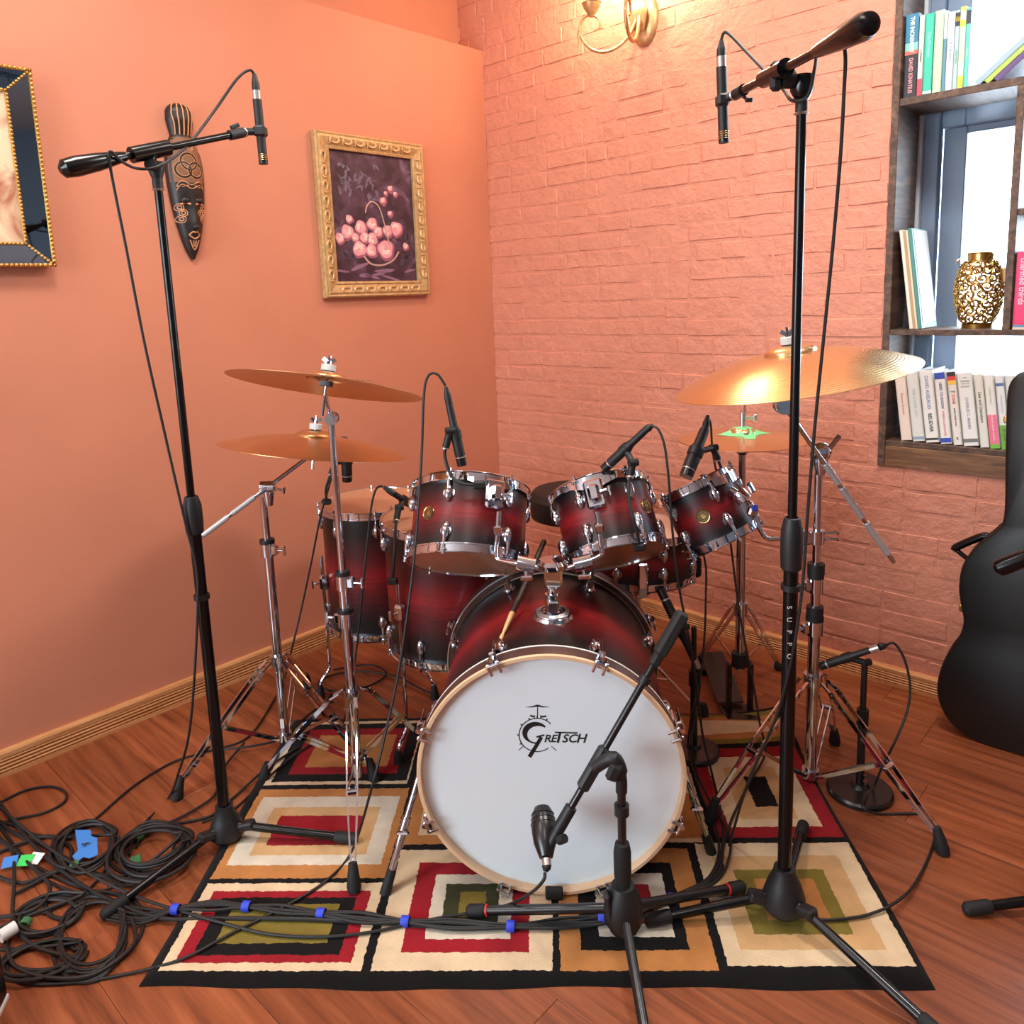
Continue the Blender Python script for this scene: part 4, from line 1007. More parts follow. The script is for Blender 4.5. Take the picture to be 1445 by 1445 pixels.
def arm(side, clampp, elbow, topp, Ye):
    a = P(*clampp, base_w.y+0.01); e = P(*elbow, Ye); t_ = P(*topp, Ye+0.01)
    ar = MB().tube(spline([ptop-ZZ*0.005, a, e.lerp(a, 0.12), e+(t_-e)*0.10, e+(t_-e)*0.3, t_], 5), 0.0065, 12).build('arm', 'chrome', th)
    MB().cyl(a-(a-ptop).normalized()*0.022, a+(a-ptop).normalized()*0.022, 0.019, seg=20).build('arm_clamp', 'chrome', th)
    MB().cyl(a+V((0, -0.022, -0.012)), a+V((0, -0.045, -0.016)), 0.005, seg=10).box(a+V((0, -0.05, -0.016)), (0.03, 0.007, 0.012), 0.003).build('wing_bolt', 'chrome', th)
    MB().box(e.lerp(t_, 0.62), (0.022, 0.022, 0.024), 0.004).build('memory_lock', 'chrome', ar)
    return t_
tl = arm(-1, (742, 797), (700, 789), (704, 722), Y1)
tr_ = arm(1, (822, 795), (850, 783), (843, 722), Y1-0.02)

# ---- toms
T1 = P(662, 743, 2.04); A1 = V((0.085, 0.52, 0.86)).normalized()
T2 = P(857, 737, 2.02); A2 = V((-0.16, 0.54, 0.84)).normalized()
T3 = P(999, 722, 2.08); A3 = V((-0.40, 0.30, 0.866)).normalized()
def front_phase(F_, deg): return math.radians(deg)
tom1 = drum('rack_tom', 'larger of the two cherry burst toms on the bass drum post', T1, A1, 0.305, 0.198, 6, math.radians(-90-20), badge=(math.radians(-132), 0.0), lugin=0.05)
tom2 = drum('rack_tom', 'smaller of the two cherry burst toms on the bass drum post', T2, A2, 0.254, 0.185, 6, math.radians(-90-28), badge=(math.radians(-36), 0.0), lugin=0.05)
tom3 = drum('rack_tom', 'smallest cherry burst tom tilted on an arm from the boom stand', T3, A3, 0.206, 0.170, 5, math.radians(-90+14), badge=(math.radians(-105), 0.0), lsz=0.95, lugin=0.048)
def bracket(t, F_, target, r):
    """suspension bracket: curved plate hung from the batter hoop, block with wing bolt in front of the shell"""
    l = F_.inverted() @ target; a = math.atan2(l.y, l.x); h = 0.0
    def q(da, rr, z): return V((math.cos(a+da)*rr, math.sin(a+da)*rr, z))
    top = max(0.05, l.z)
    pts_o = [q(-0.42+0.84*i/10, r+0.016, 0) for i in range(11)]
    vs = []; z1, z0 = t['zt'], t['zt']-0.030
    for i in range(11):
        da = -0.42+0.84*i/10
        vs += [q(da, r+0.014, z1), q(da, r+0.019, z1), q(da, r+0.019, z0+0.02*abs(da)/0.42), q(da, r+0.014, z0+0.02*abs(da)/0.42)]
    fs = [(4*i+k, 4*i+(k+1) % 4, 4*i+4+(k+1) % 4, 4*i+4+k) for i in range(10) for k in range(4)]+[(0, 1, 2, 3), (40, 41, 42, 43)]
    MB().add(vs, fs).build('suspension_plate', 'chrome', t, True)
    bl = q(0, r+0.030, z0-0.012)
    R_ = M.Rotation(a, 3, 'Z')
    MB().box(q(0, r+0.022, z0-0.010), (0.012, 0.05, 0.075), 0.005, R_).build('bracket_plate', 'chrome', t, True)
    MB().box(bl, (0.030, 0.030, 0.046), 0.007, R_).build('bracket_block', 'chrome', t, True)
    MB().cyl(bl, q(0.20, r+0.036, z0-0.012), 0.005, seg=10).box(q(0.24, r+0.036, z0-0.016), (0.008, 0.010, 0.030), 0.003, R_).build('wing_bolt', 'chrome', t, True)
for t, c_, ax, r, dp, tg in ((tom1, T1, A1, .1525, .198, tl), (tom2, T2, A2, .127, .185, tr_)):
    t['zt'] = dp/2-0.012; bracket(t, frame_z(c_, ax, (0, 1, 0)), tg, r); del t['zt']
# ---- floor toms
def floor_tom(label, xy, dia, depth, zb, ph, legs_deg):
    c_ = V((xy[0], xy[1], zb+depth/2))
    t = drum('floor_tom', label, c_, (0, 0, 1), dia, depth, 8, ph, badge=None, head='clear_head', lugin=0.06)
    r = dia/2
    for d in legs_deg:
        a = math.radians(d)
        def q(rr, z): return V((math.cos(a)*rr, math.sin(a)*rr, z-c_.z))
        lg_ = MB().tube(spline([q(r+0.016, zb+depth*0.62), q(r+0.016, zb+depth*0.2), q(r+0.016, 0.14), q(r+0.020, 0.10), q(r+0.05, 0.06), q(r+0.056, 0.02)], 5), 0.0058, 10).build('leg', 'chrome', t, True)
        MB().lathe([(0, 0.0), (0.015, 0.0), (0.014, 0.025), (0.009, 0.05), (0.0, 0.05)], q(r+0.056, 0.001), (0, 0, 1), 16).build('rubber_foot', 'rubber', lg_, True)
        MB().box(q(r+0.014, zb+depth*0.40), (0.030, 0.030, 0.050), 0.007, M.Rotation(a, 3, 'Z')).build('leg_bracket', 'chrome', t, True)
        MB().cyl(q(r+0.02, zb+depth*0.40), q(r+0.05, zb+depth*0.40), 0.004, seg=8).box(q(r+0.052, zb+depth*0.40), (0.006, 0.012, 0.03), 0.002, M.Rotation(a, 3, 'Z')).build('wing_bolt', 'chrome', t, True)
    return t
F1 = P(533, 800, 2.66); F2 = P(640, 830, 2.33)
ft1 = floor_tom('dark cherry floor tom standing by the corner of the orange wall', (F1.x, F1.y), 0.356, 0.435, 0.245, 0.2, (205, 325, 85))
ft2 = floor_tom('dark cherry floor tom with its foot nearest the bass drum', (F2.x, F2.y), 0.406, 0.40, 0.31, 0.35, (228, 300, 80))
# ---- snare
SN = P(898, 776, 2.42); SNA = V((0.02, 0.05, 1)).normalized()
snare = drum('snare_drum', 'dark snare drum behind the smaller rack tom on a basket stand', SN, SNA, 0.356, 0.15, 8, 0.3, lugin=0.045)
FS = frame_z(SN, SNA, (0, 1, 0))
MB().box((-0.01, -0.183, -0.03), (0.03, 0.016, 0.08), 0.004).build('strainer', 'chrome', snare, True)
MB().box((-0.01, -0.186, -0.078), (0.022, 0.004, 0.035), 0.001).build('snare_strap', 'white_plastic', snare, True)
sb_ = V((SN.x, SN.y, 0))
ss = thing('snare_stand', 'low chrome tripod stand with basket arms under the snare drum', 'stand', sb_)
zs = SN.z-0.10
MB().cyl(sb_+ZZ*0.10, sb_+ZZ*(zs-0.05), 0.0125, seg=16).build('tube', 'chrome', ss)
MB().cyl(sb_+ZZ*0.19, sb_+ZZ*0.24, 0.022, seg=16).build('collar', 'black_plastic', ss)
for k in range(3):
    a = math.radians(250+120*k); d = V((math.cos(a), math.sin(a), 0))
    ar = MB().tube(spline([sb_+ZZ*(zs-0.07), sb_+d*0.09+ZZ*(zs-0.03), sb_+d*0.195+ZZ*(zs-0.002), sb_+d*0.205+ZZ*(zs+0.03)], 5), 0.006, 8, flat=0.6).build('basket_arm', 'chrome', ss)
    MB().box(sb_+d*0.206+ZZ*(zs+0.022), (0.030, 0.026, 0.07), 0.008, M.Rotation(a, 3, 'Z')).build('rubber_grip', 'rubber', ar)
for k in range(3):
    a = math.radians(215+120*k); d = V((math.cos(a), math.sin(a), 0))
    lg_ = MB().bar(sb_+ZZ*0.22, sb_+d*0.20+ZZ*0.03, 0.014, 0.004).build('leg', 'chrome', ss)
    MB().bar(sb_+ZZ*0.11, sb_+d*0.11+ZZ*0.118, 0.012, 0.003).build('strut', 'chrome', lg_)
    MB().lathe([(0, 0), (0.016, 0), (0.017, 0.02), (0.010, 0.045), (0, 0.047)], sb_+d*0.215+ZZ*(0.001 if (d*0.2+sb_).y > 2.42 else RUGZ), (0, 0, 1), 14).build('rubber_foot', 'rubber', lg_)
# ---- throne
TH = P(812, 700, 3.02); tb = V((TH.x, TH.y, 0))
thr = thing('drum_throne', 'black round padded drum throne behind the rack toms', 'stool', tb)
mat('vinyl', hx(20, 19, 20), 0.55)
zt_ = P(800, 674, 3.18).z
MB().lathe([(0, zt_), (0.12, zt_-0.002), (0.165, zt_-0.012), (0.185, zt_-0.035), (0.188, zt_-0.09), (0.178, zt_-0.115), (0.0, zt_-0.118)], tb, (0, 0, 1), 48).build('seat', 'vinyl', thr)
MB().cyl(tb+ZZ*0.14, tb+ZZ*(zt_-0.117), 0.0145, seg=16).build('post', 'chrome', thr)
for k in range(3):
    a = math.radians(90+120*k); d = V((math.cos(a), math.sin(a), 0))
    lg_ = MB().bar(tb+ZZ*0.34, tb+d*0.25+ZZ*0.03, 0.02, 0.005).build('leg', 'chrome', thr)
    MB().lathe([(0, 0), (0.018, 0), (0.012, 0.04), (0, 0.042)], tb+d*0.265+ZZ*0.0005, (0, 0, 1), 14).build('rubber_foot', 'rubber', lg_)
# ---- drumstick lying across the bass drum shell
s0, s1 = P(742, 822, 1.90), P(706, 903, 1.735)
dst = thing('drumstick', 'drumstick with dark printed shaft resting on the bass drum', 'drumstick', s1)
mat('stick_dark', hx(54, 38, 28), 0.5, noise_amt=0.5, noise_scale=60)
dr_ = (s1-s0); L_ = dr_.length; ex = s0-dr_.normalized()*0.16
MB().tube([ex, s0, s0.lerp(s1, 0.55)], [0.0072, 0.0072, 0.007], 12).build('shaft', 'stick_dark', dst)
MB().tube([s0.lerp(s1, 0.55), s0.lerp(s1, 0.78), s0.lerp(s1, 0.90), s0.lerp(s1, 0.93), s0.lerp(s1, 0.97), s1], [0.007, 0.0052, 0.0032, 0.0046, 0.0048, 0.001], 12).build('tip', 'stick_wood', dst)

# ================================================================== CYMBAL STANDS
def clampz(root, p, r, ang=0.0, name='height_clamp', mt='chrome'):
    d = V((math.cos(ang), math.sin(ang), 0))
    c_ = MB().cyl(p-ZZ*0.020, p+ZZ*0.020, r+0.007, seg=18).box(p+d*(r+0.010), (0.022, 0.018, 0.030), 0.004, M.Rotation(ang, 3, 'Z')).build(name, mt, root)
    MB().cyl(p+d*(r+0.012), p+d*(r+0.040), 0.0042, seg=10).box(p+d*(r+0.044), (0.008, 0.012, 0.030), 0.003, M.Rotation(ang, 3, 'Z')).build('wing_bolt', 'chrome', c_)
    MB().cyl(p+ZZ*0.020, p+ZZ*0.032, r+0.008, seg=18).build('collar_ring', 'black_plastic', c_)
def tripod(root, base, feet, zc, zb, r, zs=0.0, double=True, wide=0.013):
    """double braced tripod: upper collar at zc, lower hub at zb; legs run to the feet"""
    MB().cyl(base+ZZ*(zc-0.016), base+ZZ*(zc+0.016), r+0.009, seg=18).build('leg_collar', 'chrome', root)
    MB().cyl(base+ZZ*(zb-0.012), base+ZZ*(zb+0.012), r+0.007, seg=18).build('brace_collar', 'chrome', root)
    for f in feet:
        d = V((f.x-base.x, f.y-base.y, 0)); n = d.normalized(); s = V((-n.y, n.x, 0))
        top = base+n*(r+0.018)+ZZ*(zc+0.004); kn = base+n*(r+0.045)+ZZ*(zc-0.012)
        ft = V((f.x, f.y, f.z+0.045)); ft = ft-n*0.012
        b_ = MB()
        for q in ((-1, 1) if double else (0,)):
            o = s*q*wide
            b_.bar(top+o*0.8, kn+o, 0.010, 0.004, n).bar(kn+o, kn.lerp(ft, 0.55)+o, 0.012, 0.004, s).bar(kn.lerp(ft, 0.55)+o, ft+o*0.35, 0.012, 0.004, s)
        b_.box(kn.lerp(ft, 0.55), (0.012, wide*2+0.008, 0.012), 0.003, M.Rotation(math.atan2(n.y, n.x), 3, 'Z'))
        lg_ = b_.build('leg', 'chrome', root)
        mid = kn.lerp(ft, 0.52); st = MB()
        for q in (-1, 1): st.bar(base+n*(r+0.010)+s*q*0.008+ZZ*zb, mid+s*q*wide*0.6, 0.010, 0.003, s)
        st.build('strut', 'chrome', lg_)
        fz = f; MB().tube([fz+n*0.006, fz-n*0.002+ZZ*0.012, fz-n*0.008+ZZ*0.035, fz-n*0.018+ZZ*0.062], [0.013, 0.017, 0.014, 0.010], 12).build('rubber_foot', 'rubber', lg_)
def cym(name, label, c, ax, dia, mt='bronze', bow=0.05, group=None):
    r = dia/2; t = thing(name, label, 'cymbal', mx=frame_z(c, ax, (0, 1, 0)), group=group)
    bell = r*0.22
    pr_ = [(0.006, bow+0.004)]
    for i in range(7): a = i/6*PI/2; pr_.append((0.008+(bell-0.008)*math.sin(a), bow-0.016+0.020*math.cos(a)))
    for i in range(1, 13): q = i/12; pr_.append((bell+(r-bell)*q, (bow-0.016)*(1-q**1.6)))
    th_ = 0.0012
    full = pr_+[(x, z-th_) for x, z in reversed(pr_)]
    MB().lathe(full, seg=96, closed=True).build('plate', mt, t, True, 50)
    return t
def felts(root, c, ax, zlo, zhi, top=True, white=True):
    ax = V(ax).normalized()
    MB().cyl(c+ax*(zlo-0.012), c+ax*zlo, 0.017, seg=20).build('lower_felt', 'felt_grey', root)
    MB().cyl(c+ax*zhi, c+ax*(zhi+0.016), 0.019, seg=20).build('upper_felt', 'felt_white', root)
    MB().cyl(c+ax*(zlo-0.09), c+ax*(zhi+0.040), 0.0040, seg=10).build('threaded_rod', 'chrome', root)
    s = ax.cross(V((0, 1, 0))).normalized()
    MB().bar(c+ax*(zhi+0.020)-s*0.016+ax*0.012, c+ax*(zhi+0.020), 0.010, 0.005, (0, 1, 0)).bar(c+ax*(zhi+0.020), c+ax*(zhi+0.020)+s*0.016+ax*0.012, 0.010, 0.005, (0, 1, 0)).cyl(c+ax*(zhi+0.016), c+ax*(zhi+0.026), 0.007, seg=10).build('wing_nut', 'chrome', root)
def tilter(root, p, face=(0, -1, 0), r=0.016):
    n = V(face).normalized()
    t_ = MB().cyl(p-n*0.014, p+n*0.014, r, seg=24).cyl(p+n*0.014, p+n*0.018, r*0.75, seg=20).cyl(p-n*0.018, p-n*0.014, r*1.1, seg=20).build('tilter', 'chrome', root)
    MB().box(p-n*0.026+V((-0.012, 0, 0.01)), (0.006, 0.02, 0.045), 0.002).build('tilter_key', 'chrome', t_)

# ---- straight stand at the front left, with its crash
B1 = G(506, 1108, RUGZ)
cs1 = thing('cymbal_stand', 'straight chrome cymbal stand with one rubber foot on the olive rug square', 'cymbal stand', B1)
zt1 = P(462, 590, B1.y).z
MB().cyl(B1+ZZ*0.03, B1+ZZ*0.62, 0.0145, seg=20).build('lower_tube', 'chrome', cs1)
z_a, z_b = P(482, 880, B1.y).z, P(475, 828, B1.y).z
MB().cyl(B1+ZZ*0.60, B1+ZZ*(z_b+0.01), 0.0118, seg=20).build('middle_tube', 'chrome', cs1)
MB().cyl(B1+ZZ*z_b, B1+ZZ*(zt1-0.01), 0.0095, seg=20).build('upper_tube', 'chrome', cs1)
clampz(cs1, B1+ZZ*z_a, 0.0145, math.radians(160)); clampz(cs1, B1+ZZ*(z_b), 0.0118, math.radians(-15))
tripod(cs1, B1, [G(500, 1258, RUGZ), G(372, 1104, 0), G(606, 1062, RUGZ)], P(500, 985, B1.y).z, 0.09, 0.0145)
tp = V((B1.x, B1.y, zt1)); tilter(cs1, tp+V((0.004, -0.012, 0)))
ax1 = V((0.13, 0.06, 1)).normalized()
c1 = P(463, 546, 2.015)
ax1n = V((0.105, 0.035, 1)).normalized()
MB().cyl(tp, P(460, 546, 2.02)-V((0.155, 0.25, 1)).normalized()*0.02, 0.006, seg=12).build('tilter_rod', 'chrome', cs1)
AX1 = V((0.155, 0.25, 1)).normalized(); CC1 = P(460, 546, 2.02)
crash1 = cym('crash_cymbal', 'large bronze crash cymbal above the floor toms seen from below its edge', CC1, AX1, 0.50, bow=0.036)
felts(cs1, CC1, AX1, 0.014, 0.042)
text('MEINL', 0.045, frame_z(CC1, AX1, (0, 1, 0)) @ M.Translation((0.085, -0.165, 0.0085)) @ M.Rotation(math.radians(191), 4, 'X') @ M.Rotation(math.radians(-15), 4, 'Z'), mat('mark_bronze', hx(110, 72, 42), 0.5), crash1)

# ---- boom stand further back by the orange wall, with the lower cymbal
B2 = G(403, 1050, 0)
cs2 = thing('cymbal_stand', 'chrome boom cymbal stand standing close to the orange wall', 'cymbal stand', B2)
z2a, z2b = P(384, 775, B2.y).z, P(378, 700, B2.y).z
MB().cyl(B2+ZZ*0.02, B2+ZZ*z2a, 0.0145, seg=20).build('lower_tube', 'chrome', cs2)
MB().cyl(B2+ZZ*z2a, B2+ZZ*z2b, 0.0110, seg=20).build('upper_tube', 'chrome', cs2)
clampz(cs2, B2+ZZ*z2a, 0.0145, math.radians(-20)); tripod(cs2, B2, [G(250, 1128, 0), G(529, 1102, RUGZ), B2+V((-0.02, 0.36, 0))], P(396, 930, B2.y).z, P(405, 1038, B2.y).z, 0.0145)
MB().box(B2+V((0, -0.0155, P(405, 1030, B2.y).z+0.03)), (0.012, 0.001, 0.03)).build('barcode_label', 'white_plastic', cs2)
bp2 = P(378, 688, B2.y)
MB().tube([bp2-ZZ*0.055, bp2-ZZ*0.03, bp2-ZZ*0.01], [0.011, 0.016, 0.018], 18).cyl(bp2+V((-.02, 0, 0)), bp2+V((.02, 0, 0)), 0.020, seg=20).build('boom_tilter', 'chrome', cs2)
MB().cyl(bp2+V((0.02, -0.01, 0)), bp2+V((0.05, -0.02, -0.006)), 0.004, seg=8).box(bp2+V((0.054, -0.02, -0.006)), (0.008, 0.02, 0.02), 0.003).build('wing_bolt', 'chrome', cs2)
be0, be1 = P(278, 762, B2.y-0.10), P(436, 644, B2.y+0.04)
MB().cyl(be0, be1, 0.0062, seg=14).build('boom_arm', 'chrome', cs2)
d_ = (be1-be0)
for a, b_ in ((0.05, 0.27), (0.30, 0.50)): MB().cyl(be0+d_*a, be0+d_*b_, 0.0082, seg=12).build('knurled_grip', 'knurled', cs2)
ax2 = V((0.02, -0.02, 1)).normalized(); c2 = P(443, 634, B2.y+0.05)
tilter(cs2, be1, (0.3, -1, 0), 0.011)
cym2 = cym('ride_cymbal', 'wide bronze ride cymbal on the boom stand by the orange wall', c2, V((0.135, 0.11, 1)), 0.555, bow=0.055)
felts(cs2, c2, V((0.135, 0.11, 1)), 0.030, 0.062)

# ---- right boom stand with its crash
B3 = G(1143, 1106, 0)
cs3 = thing('cymbal_stand', 'chrome boom cymbal stand in front of the brick wall', 'cymbal stand', B3)
z3a, z3b, z3c = P(1152, 870, B3.y).z, P(1152, 810, B3.y).z, P(1157, 655, B3.y).z
MB().cyl(B3+ZZ*0.02, B3+ZZ*z3a, 0.0155, seg=20).build('lower_tube', 'chrome', cs3)
MB().cyl(B3+ZZ*z3a, B3+ZZ*z3b, 0.0130, seg=20).build('middle_tube', 'chrome', cs3)
MB().cyl(B3+ZZ*z3b, B3+ZZ*z3c, 0.0105, seg=20).build('upper_tube', 'chrome', cs3)
clampz(cs3, B3+ZZ*(z3a-0.03), 0.0155, math.radians(190)); clampz(cs3, B3+ZZ*(z3b-0.03), 0.0130, math.radians(190))
for zz in (z3a, z3b): MB().cyl(B3+ZZ*zz, B3+ZZ*(zz+0.03), 0.022, seg=20).build('memory_collar', 'black_plastic', cs3)
tripod(cs3, B3, [G(1003, 1160, RUGZ), G(1330, 1205, 0), G(1178, 1050, 0)], P(1146, 958, B3.y).z, P(1146, 1090, B3.y).z, 0.0155, wide=0.016)
bp3 = P(1158, 638, B3.y)
MB().tube([bp3-ZZ*0.06, bp3-ZZ*0.03, bp3-ZZ*0.005], [0.0125, 0.019, 0.021], 20).ball(bp3, 0.028, 20, (1, .8, 1)).build('boom_tilter', 'chrome', cs3)
MB().bar(bp3+V((0.018, -0.01, 0.010)), bp3+V((0.042, -0.014, 0.045)), 0.014, 0.007, (0, 1, 0), 0.002).build('wing_bolt', 'chrome', cs3)
e0, e1 = P(1261, 793, B3.y-0.10), P(1106, 572, B3.y-0.10+0.06)
e0, e1 = P(1261, 793, B3.y+0.06), P(1106, 572, B3.y-0.07)
MB().cyl(e0, e1, 0.0062, seg=14).build('boom_arm', 'chrome', cs3)
d_ = e1-e0
for a, b_ in ((0.06, 0.27), (0.31, 0.50), (0.53, 0.65)): MB().cyl(e0+d_*a, e0+d_*b_, 0.0088, seg=12).build('knurled_grip', 'knurled', cs3)
tilter(cs3, e1, (-0.1, -1, 0), 0.021)
ax3 = V((-0.02, -0.10, 1)).normalized()
ax3 = V((-0.165, -0.06, 1)).normalized(); c3 = P(1120, 533, 1.885)
MB().cyl(e1, c3, 0.0055, seg=12).build('tilter_rod', 'chrome', cs3)
crash3 = cym('crash_cymbal', 'large bronze crash cymbal tilted beside the bookshelf', c3, V((-0.16, 0.0, 1)), 0.565, 'bronze_bright', bow=0.078)
felts(cs3, c3, V((-0.16, 0.0, 1)), 0.056, 0.084)

# ---- hi-hat
B4 = G(1043, 1008, 0)
hh = thing('hi_hat_stand', 'chrome hi-hat stand with pedal against the brick wall', 'cymbal stand', B4)
zh = P(1050, 621, B4.y).z
MB().cyl(B4+ZZ*0.16, B4+ZZ*(zh-0.10-0.20), 0.0150, seg=20).build('lower_tube', 'chrome', hh)
MB().cyl(B4+ZZ*(zh-0.30), B4+ZZ*(zh-0.045), 0.0115, seg=20).build('upper_tube', 'chrome', hh)
MB().lathe([(0.010, 0), (0.024, 0.012), (0.025, 0.018), (0.0, 0.018)], B4+ZZ*(zh-0.045), (0, 0, 1), 24).build('seat_cup', 'black_plastic', hh)
MB().cyl(B4+ZZ*(zh-0.04), P(1052, 560, B4.y), 0.0034, seg=10).build('pull_rod', 'chrome', hh)
MB().cyl(B4+ZZ*(zh+0.020), B4+ZZ*(zh+0.034), 0.013, seg=16).build('clutch_felt', 'felt_white', hh)
MB().cyl(B4+ZZ*(zh+0.034), B4+ZZ*(zh+0.085), 0.0075, seg=14).cyl(B4+ZZ*(zh+0.070)+V((0, 0, 0)), B4+ZZ*(zh+0.070)+V((0.036, -0.008, 0)), 0.0045, seg=8).box(B4+ZZ*(zh+0.070)+V((0.036, -0.008, 0)), (0.010, 0.006, 0.020), 0.002).build('clutch', 'chrome_satin', hh)
hax = V((0.0, -0.02, 1))
for nm, dz, flip in (('top', 0.012, 1), ('bottom', 0.0, -1)):
    t = cym('hi_hat_cymbal', 'bronze hi-hat cymbal with green bird decal' if flip > 0 else 'lower bronze hi-hat cymbal facing down on its stand', B4+ZZ*(zh+(0.004 if flip > 0 else 0.0)), V((0, -0.01, 1)) if flip > 0 else V((0, -0.01, -1)), 0.385, 'bronze_bright', bow=0.034)
    if flip > 0:
        mat('decal_green', hx(120, 226, 150), 0.5)
        poly = [(-0.085, 0.012), (-0.05, 0.018), (-0.02, 0.006), (0.0, 0.016), (0.02, 0.006), (0.06, 0.020), (0.09, 0.006), (0.055, -0.006), (0.03, -0.022), (0.012, -0.052), (-0.012, -0.052), (-0.02, -0.026), (-0.055, -0.014)]
        vs, fs = [], []
        n_ = len(poly)
        def cz(x, y):
            r_ = math.hypot(x, y); bell = 0.1925*0.22
            return (0.034-0.016+0.020*math.cos(math.asin(min(1, max(0, (r_-0.008)/(bell-0.008)))))) if r_ < bell else 0.018*(1-((r_-bell)/(0.1925-bell))**1.6)
        # triangulated fan with inner rings so that the decal follows the bow
        rings = 6
        for k in range(1, rings+1):
            for (x, y) in poly: vs.append((x*k/rings*0.95, (y-0.012)*k/rings*1.35, 0))
        vs = [(x, y, cz(x, y)+0.0006) for x, y, z in vs]; vs.append((0, 0, cz(0, 0)+0.0006))
        for k in range(rings-1):
            for i in range(n_): fs.append((k*n_+i, k*n_+(i+1) % n_, (k+1)*n_+(i+1) % n_, (k+1)*n_+i))
        for i in range(n_): fs.append((len(vs)-1, i, (i+1) % n_))
        MB().add(vs, fs).build('bird_decal', 'decal_green', t, True)
zl = P(1045, 858, B4.y).z
MB().cyl(B4+ZZ*(zl-0.02), B4+ZZ*(zl+0.02), 0.024, seg=18).build('leg_collar', 'chrome', hh)
for f in (G(990, 935, 0), G(1098, 946, 0)):
    n = (f-B4).normalized(); k_ = B4+n*0.05+ZZ*(zl-0.02); s = V((-n.y, n.x, 0))
    b_ = MB()
    for q in (-1, 1): b_.bar(B4+n*0.02+ZZ*zl+s*q*0.012, k_+s*q*0.014, 0.010, 0.004, n).bar(k_+s*q*0.014, f+ZZ*0.03+s*q*0.006, 0.012, 0.004, s)
    lg_ = b_.build('leg', 'chrome', hh)
    MB().bar(B4+ZZ*0.16, k_.lerp(f, 0.5), 0.012, 0.003, s).build('strut', 'chrome', lg_)
    MB().ball(f+ZZ*0.016, 0.016, 12).build('rubber_foot', 'rubber', lg_)
MB().cyl(B4+ZZ*0.17, B4+ZZ*0.215, 0.026, seg=20).build('tension_dial', 'black_plastic', hh)
for q in (-0.035, 0.035): MB().box(B4+V((q, 0, 0.095)), (0.014, 0.030, 0.17), 0.004).build('pedal_post', 'black_metal', hh)
MB().box(B4+V((0, -0.01, 0.008)), (0.11, 0.10, 0.014), 0.004).build('base_plate', 'black_metal', hh)
MB().box(B4+V((-0.02, 0.15, 0.055)), (0.085, 0.26, 0.008), 0.003, M.Rotation(0.22, 3, 'X')).build('footboard', 'black_metal', hh)
MB().box(B4+V((-0.02, 0.29, 0.012)), (0.075, 0.05, 0.02), 0.004).build('heel_plate', 'black_metal', hh)
MB().cyl(B4+V((-0.02, 0.03, 0.08)), B4+V((0, 0, 0.18)), 0.003, seg=8).build('pedal_chain', 'silver', hh)

# ---- bass drum pedal on the rear hoop
kp = KF @ V((0.02, 0, zr-0.05)); kp = V((kp.x, kp.y, 0))
ped = thing('bass_drum_pedal', 'bass drum pedal with round cam plate behind the bass drum', 'pedal', kp)
MB().box(kp+V((0, 0.05, 0.008)), (0.11, 0.10, 0.014), 0.004).build('base_plate', 'black_metal', ped)
for q in (-0.045, 0.045): MB().box(kp+V((q, 0.06, 0.115)), (0.014, 0.03, 0.20), 0.004).build('post', 'black_metal', ped)
MB().cyl(kp+V((-0.06, 0.06, 0.20)), kp+V((0.07, 0.06, 0.20)), 0.006, seg=12).build('axle', 'chrome', ped)
MB().box(kp+V((0, 0.20, 0.065)), (0.09, 0.27, 0.008), 0.003, M.Rotation(-0.25, 3, 'X')).build('footboard', 'chrome_satin', ped)
MB().cyl(kp+V((0, 0.06, 0.20)), kp+V((0, 0.03, 0.31)), 0.004, seg=8).build('beater_rod', 'chrome', ped)
MB().cyl(kp+V((0, 0.012, 0.315)), kp+V((0, 0.05, 0.325)), 0.022, seg=18).build('beater', 'felt_grey', ped)

# ---- arm holding the small tom
pa = P(1152, 757, B3.y)
ta = thing('tom_mount', 'bent chrome tom arm clamped to the boom stand tube', 'drum hardware', pa)
F3 = frame_z(T3, A3, (0, 1, 0)); a3 = math.radians(-42)
brk = F3 @ V((math.cos(a3)*0.122, math.sin(a3)*0.122, 0.052)); brk2 = F3 @ V((math.cos(a3)*0.135, math.sin(a3)*0.135, 0.015))
brk = P(1046, 700, 1.99); brk2 = P(1060, 718, 1.985)
knee = P(1081, 759, 1.98)
MB().tube(spline([brk2, P(1068, 737, 1.983), P(1076, 753, 1.98), P(1084, 760, 1.98), P(1098, 760, 1.985), P(1118, 757, 1.99), pa+V((-0.03, -0.01, 0))], 6), 0.0062, 12).build('arm', 'chrome', ta)
MB().box(P(1062, 722, 1.98), (0.024, 0.024, 0.026), 0.005, M.Rotation(0.35, 3, 'Y')).build('memory_lock', 'chrome', ta)
MB().box(P(1065, 717, 1.968), (0.016, 0.006, 0.016), 0.002).build('lock_screw', 'blue_trim', ta)
MB().cyl(pa-ZZ*0.018, pa+ZZ*0.018, 0.021, seg=20).box(pa+V((-0.034, -0.004, 0)), (0.034, 0.028, 0.036), 0.005).build('clamp', 'chrome', ta)
for dz in (-0.007, 0.010): MB().cyl(pa+V((0.02, -0.006, dz)), pa+V((0.052, -0.010, dz)), 0.0035, seg=8).box(pa+V((0.052, -0.01, dz)), (0.008, 0.008, 0.010), 0.002).build('wing_bolt', 'chrome', ta)
l3 = F3.inverted() @ brk
t = tom3
def q3(da, rr, z): return V((math.cos(a3+da)*rr, math.sin(a3+da)*rr, z))
vs = []; r = 0.103
for i in range(11):
    da = -0.55+1.1*i/10
    vs += [q3(da, r+0.014, 0.075), q3(da, r+0.019, 0.075), q3(da, r+0.019, 0.045+0.02*abs(da)), q3(da, r+0.014, 0.045+0.02*abs(da))]
